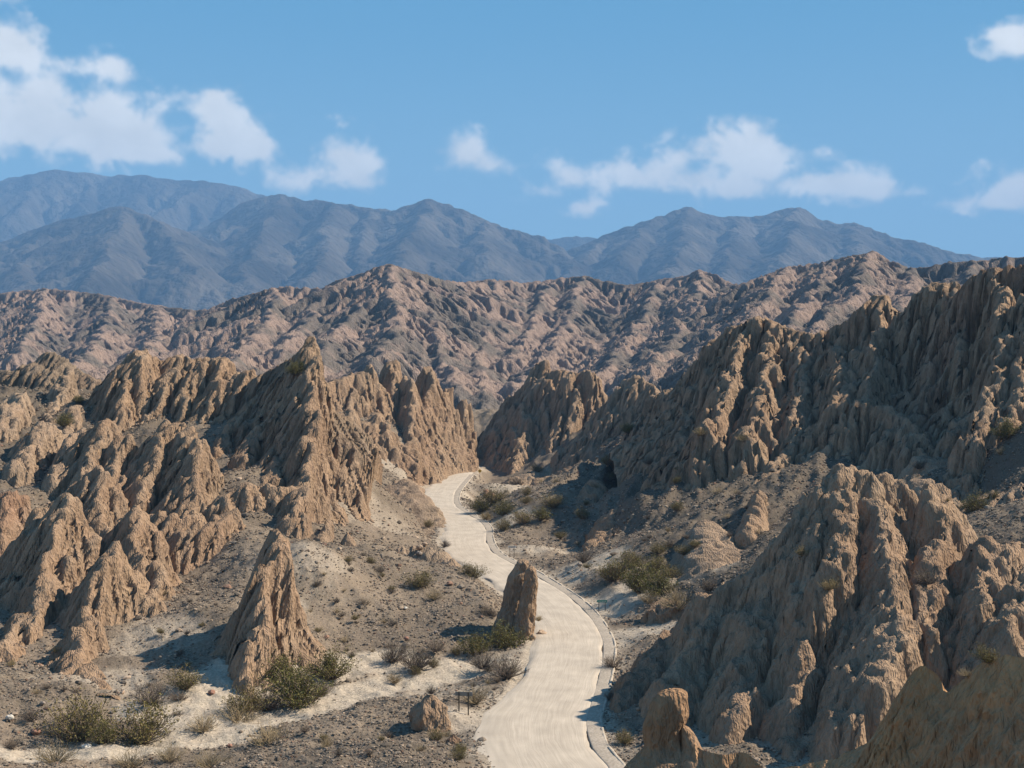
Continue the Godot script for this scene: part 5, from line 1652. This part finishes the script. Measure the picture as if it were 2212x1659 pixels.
# ------------------------------------------------------------------ sky
func build_sky() -> PanoramaSkyMaterial:
	var w := 4096
	var h := 2048
	var dens := PackedFloat32Array()
	dens.resize(w * h / 2)
	var r := RandomNumberGenerator.new()
	r.seed = 77
	var blobs := [[10, 100, 60, 34, 1.0], [55, 128, 40, 26, 0.9], [145, 153, 36, 18, 0.5], [240, 142, 34, 24, 0.75], [280, 165, 40, 22, 0.7], [100, 205, 60, 38, 1.0], [40, 275, 80, 46, 0.95], [150, 275, 100, 46, 0.95], [240, 235, 40, 38, 0.8], [250, 310, 110, 44, 1.0], [340, 340, 80, 28, 0.8], [300, 270, 60, 40, 0.6], [470, 245, 46, 44, 1.0], [500, 300, 66, 50, 1.1], [560, 325, 56, 34, 0.85], [430, 320, 40, 30, 0.5], [735, 330, 56, 42, 1.05], [770, 365, 66, 36, 0.9], [690, 390, 70, 30, 0.8], [800, 390, 50, 24, 0.7], [955, 370, 30, 40, 0.42], [1010, 325, 40, 32, 0.75], [1050, 352, 44, 30, 0.85],
		[1170, 415, 46, 22, 0.7], [1225, 375, 46, 34, 0.9], [1290, 400, 70, 36, 0.85], [1260, 448, 40, 18, 0.6], [1400, 380, 60, 36, 0.8], [1440, 345, 50, 30, 0.75], [1520, 320, 64, 36, 1.0], [1610, 335, 60, 44, 1.0], [1680, 360, 50, 44, 0.85], [1500, 390, 110, 36, 0.95], [1620, 415, 110, 26, 0.95], [1765, 332, 34, 16, 0.55], [1760, 400, 70, 30, 0.7], [1870, 405, 60, 28, 0.85], [1930, 420, 70, 20, 0.75], [2190, 95, 50, 28, 0.9], [2150, 78, 30, 14, 0.5], [2190, 410, 56, 40, 1.1], [2140, 435, 50, 22, 0.8], [2060, 440, 30, 16, 0.35], [2290, 430, 90, 40, 0.9], [-90, 280, 120, 60, 1.0], [340, 210, 60, 16, 0.3]]
	for k in 150:
		var qa := r.randf_range(-PI, PI)
		if absf(qa) < 0.46: continue
		var cx := qa * F + CX
		var cy := 780.0 - F * deg_to_rad(r.randf_range(4.0, 16.0))
		for m in 5:
			blobs.append([cx + r.randf_range(-150, 150), cy + r.randf_range(-40, 40), r.randf_range(50, 130), r.randf_range(25, 55), r.randf_range(0.7, 1.1)])
	var px := TAU / w
	for b in blobs:
		# sheet place -> azimuth and height
		var az: float = atan((b[0] - CX) / F) if absf(b[0] - CX) < 1300.0 else (b[0] - CX) / F
		var el: float = atan((HORIZON - b[1]) / F * cos(az if absf(az) < 0.5 else 0.0))
		var ra: float = b[2] / F
		var re: float = b[3] / F
		var i0 := int(floor((az - 2.2 * ra) / px))
		var i1 := int(ceil((az + 2.2 * ra) / px))
		var j0 := int((PI / 2 - el - 2.2 * re) / px)
		var j1 := int((PI / 2 - el + 2.2 * re) / px)
		for j in range(maxi(j0, 0), mini(j1, h / 2 - 1)):
			var dy := (PI / 2 - (j + 0.5) * px - el) / re
			if dy < 0.0: dy *= 1.35   # flatter bases
			for i in range(i0, i1):
				var dx := ((i + 0.5) * px - az) / ra
				var q := dx * dx + dy * dy
				if q < 4.8:
					dens[j * w + posmod(i, w)] += b[4] * exp(-q)
	var n := FastNoiseLite.new()
	n.seed = 5
	n.frequency = 1.0
	n.fractal_octaves = 5
	n.domain_warp_enabled = true
	n.domain_warp_amplitude = 0.5
	n.domain_warp_frequency = 1.2
	var n2 := FastNoiseLite.new()
	n2.seed = 15
	n2.frequency = 1.0
	n2.fractal_octaves = 5
	var im := Image.create(w, h, false, Image.FORMAT_RGBF)
	im.fill(Color(0.25, 0.24, 0.23))
	var zen := Color(0.055, 0.185, 0.42)
	var mid := Color(0.108, 0.338, 0.575)
	var low := Color(0.310, 0.560, 0.735)
	for j in h / 2:
		var el := PI / 2 - (j + 0.5) * px
		var e := rad_to_deg(el)
		var base := low.lerp(mid, smoothstep(2.0, 16.0, e)).lerp(zen, smoothstep(12.0, 75.0, e))
		im.fill_rect(Rect2i(0, j, w, 1), base)
		if e > 22.0: continue
		for i in w:
			var d := dens[j * w + i]
			if d < 0.03: continue
			var az := (i + 0.5) * px
			var dir := Vector3(sin(az), el * 1.25, -cos(az))
			var f := n.get_noise_3dv(dir * 16.0)
			var g := n2.get_noise_3dv(dir * 46.0)
			var t := smoothstep(0.14, 1.00, d + 0.95 * f + 0.45 * g)
			if t <= 0.0: continue
			var s := 0.93 + 0.10 * f + 0.14 * n2.get_noise_3dv(dir * 20.0 + Vector3(4, 0, 0))
			var cloud := Color(s * 1.02, s * 1.01, s * 0.98)
			im.set_pixel(i, j, base.lerp(cloud, 0.93 * t))
	var m := PanoramaSkyMaterial.new()
	m.panorama = ImageTexture.create_from_image(im)
	return m

# ------------------------------------------------------------------
func _ready() -> void:
	rng.seed = 7
	var cam := Camera3D.new()
	cam.name = "camera"
	cam.fov = rad_to_deg(2.0 * atan(CY / F))
	cam.near = 0.5
	cam.far = 40000.0
	cam.position = Vector3(0, EYE, 0)
	cam.rotation.x = -PITCH
	add_child(cam)
	cam.current = true
	var env := Environment.new()
	env.background_mode = Environment.BG_SKY
	var sky := Sky.new()
	sky.sky_material = build_sky()
	env.sky = sky
	env.background_energy_multiplier = 0.58
	env.tonemap_mode = Environment.TONE_MAPPER_LINEAR
	env.tonemap_exposure = 1.92
	env.sdfgi_enabled = true
	env.ssao_enabled = true
	env.ssil_enabled = true
	env.fog_enabled = true
	env.fog_density = 0.000092
	env.fog_light_color = Color(0.56, 0.77, 1.0)
	var we := WorldEnvironment.new()
	we.name = "environment"
	we.environment = env
	add_child(we)
	var sun := DirectionalLight3D.new()
	sun.name = "sun"
	var az := deg_to_rad(76.0)
	var el := deg_to_rad(41.0)
	var to_sun := Vector3(sin(az) * cos(el), sin(el), -cos(az) * cos(el))
	add_child(sun)
	sun.look_at_from_position(Vector3.ZERO, -to_sun, Vector3.UP)
	sun.light_energy = 1.6
	sun.light_color = Color(1.0, 0.945, 0.86)
	sun.light_angular_distance = 0.5
	sun.shadow_enabled = true

	zbuf.resize(553 * 415)
	zbuf.fill(1e9)
	noise_a.seed = 11
	noise_a.frequency = 0.18
	noise_a.fractal_octaves = 4
	noise_r.seed = 12
	noise_r.frequency = 0.1
	noise_r.fractal_type = FastNoiseLite.FRACTAL_RIDGED
	noise_r.fractal_octaves = 4
	noise_c.seed = 13
	noise_c.noise_type = FastNoiseLite.TYPE_CELLULAR
	noise_c.frequency = 0.75
	noise_c.cellular_return_type = FastNoiseLite.RETURN_DISTANCE
	noise_c.fractal_type = FastNoiseLite.FRACTAL_NONE
	noise_f.seed = 14
	noise_f.frequency = 0.7
	noise_f.fractal_octaves = 4
	var t0 := Time.get_ticks_msec()
	materials()
	print("materials ", Time.get_ticks_msec() - t0)
	lay_out_ground()
	print("layout ", Time.get_ticks_msec() - t0)
	build_ground()
	build_road()
	print("ground ", Time.get_ticks_msec() - t0)
	build_left_rocks()
	build_gap_rocks()
	build_right_rocks()
	build_pillar()
	build_outcrops()
	print("rocks ", Time.get_ticks_msec() - t0)
	build_ridges()
	print("ridges ", Time.get_ticks_msec() - t0)
	build_mountains()
	print("mountains ", Time.get_ticks_msec() - t0)
	build_stones()
	build_boulders()
	build_signs()
	print("stones ", Time.get_ticks_msec() - t0)
	build_shrubs()
	print("done ", Time.get_ticks_msec() - t0)
	var tris := 0
	for o in find_children("*", "MeshInstance3D", true, false):
		if o.mesh is ArrayMesh:
			tris += o.mesh.surface_get_array_index_len(0) / 3
	print("triangles ", tris)
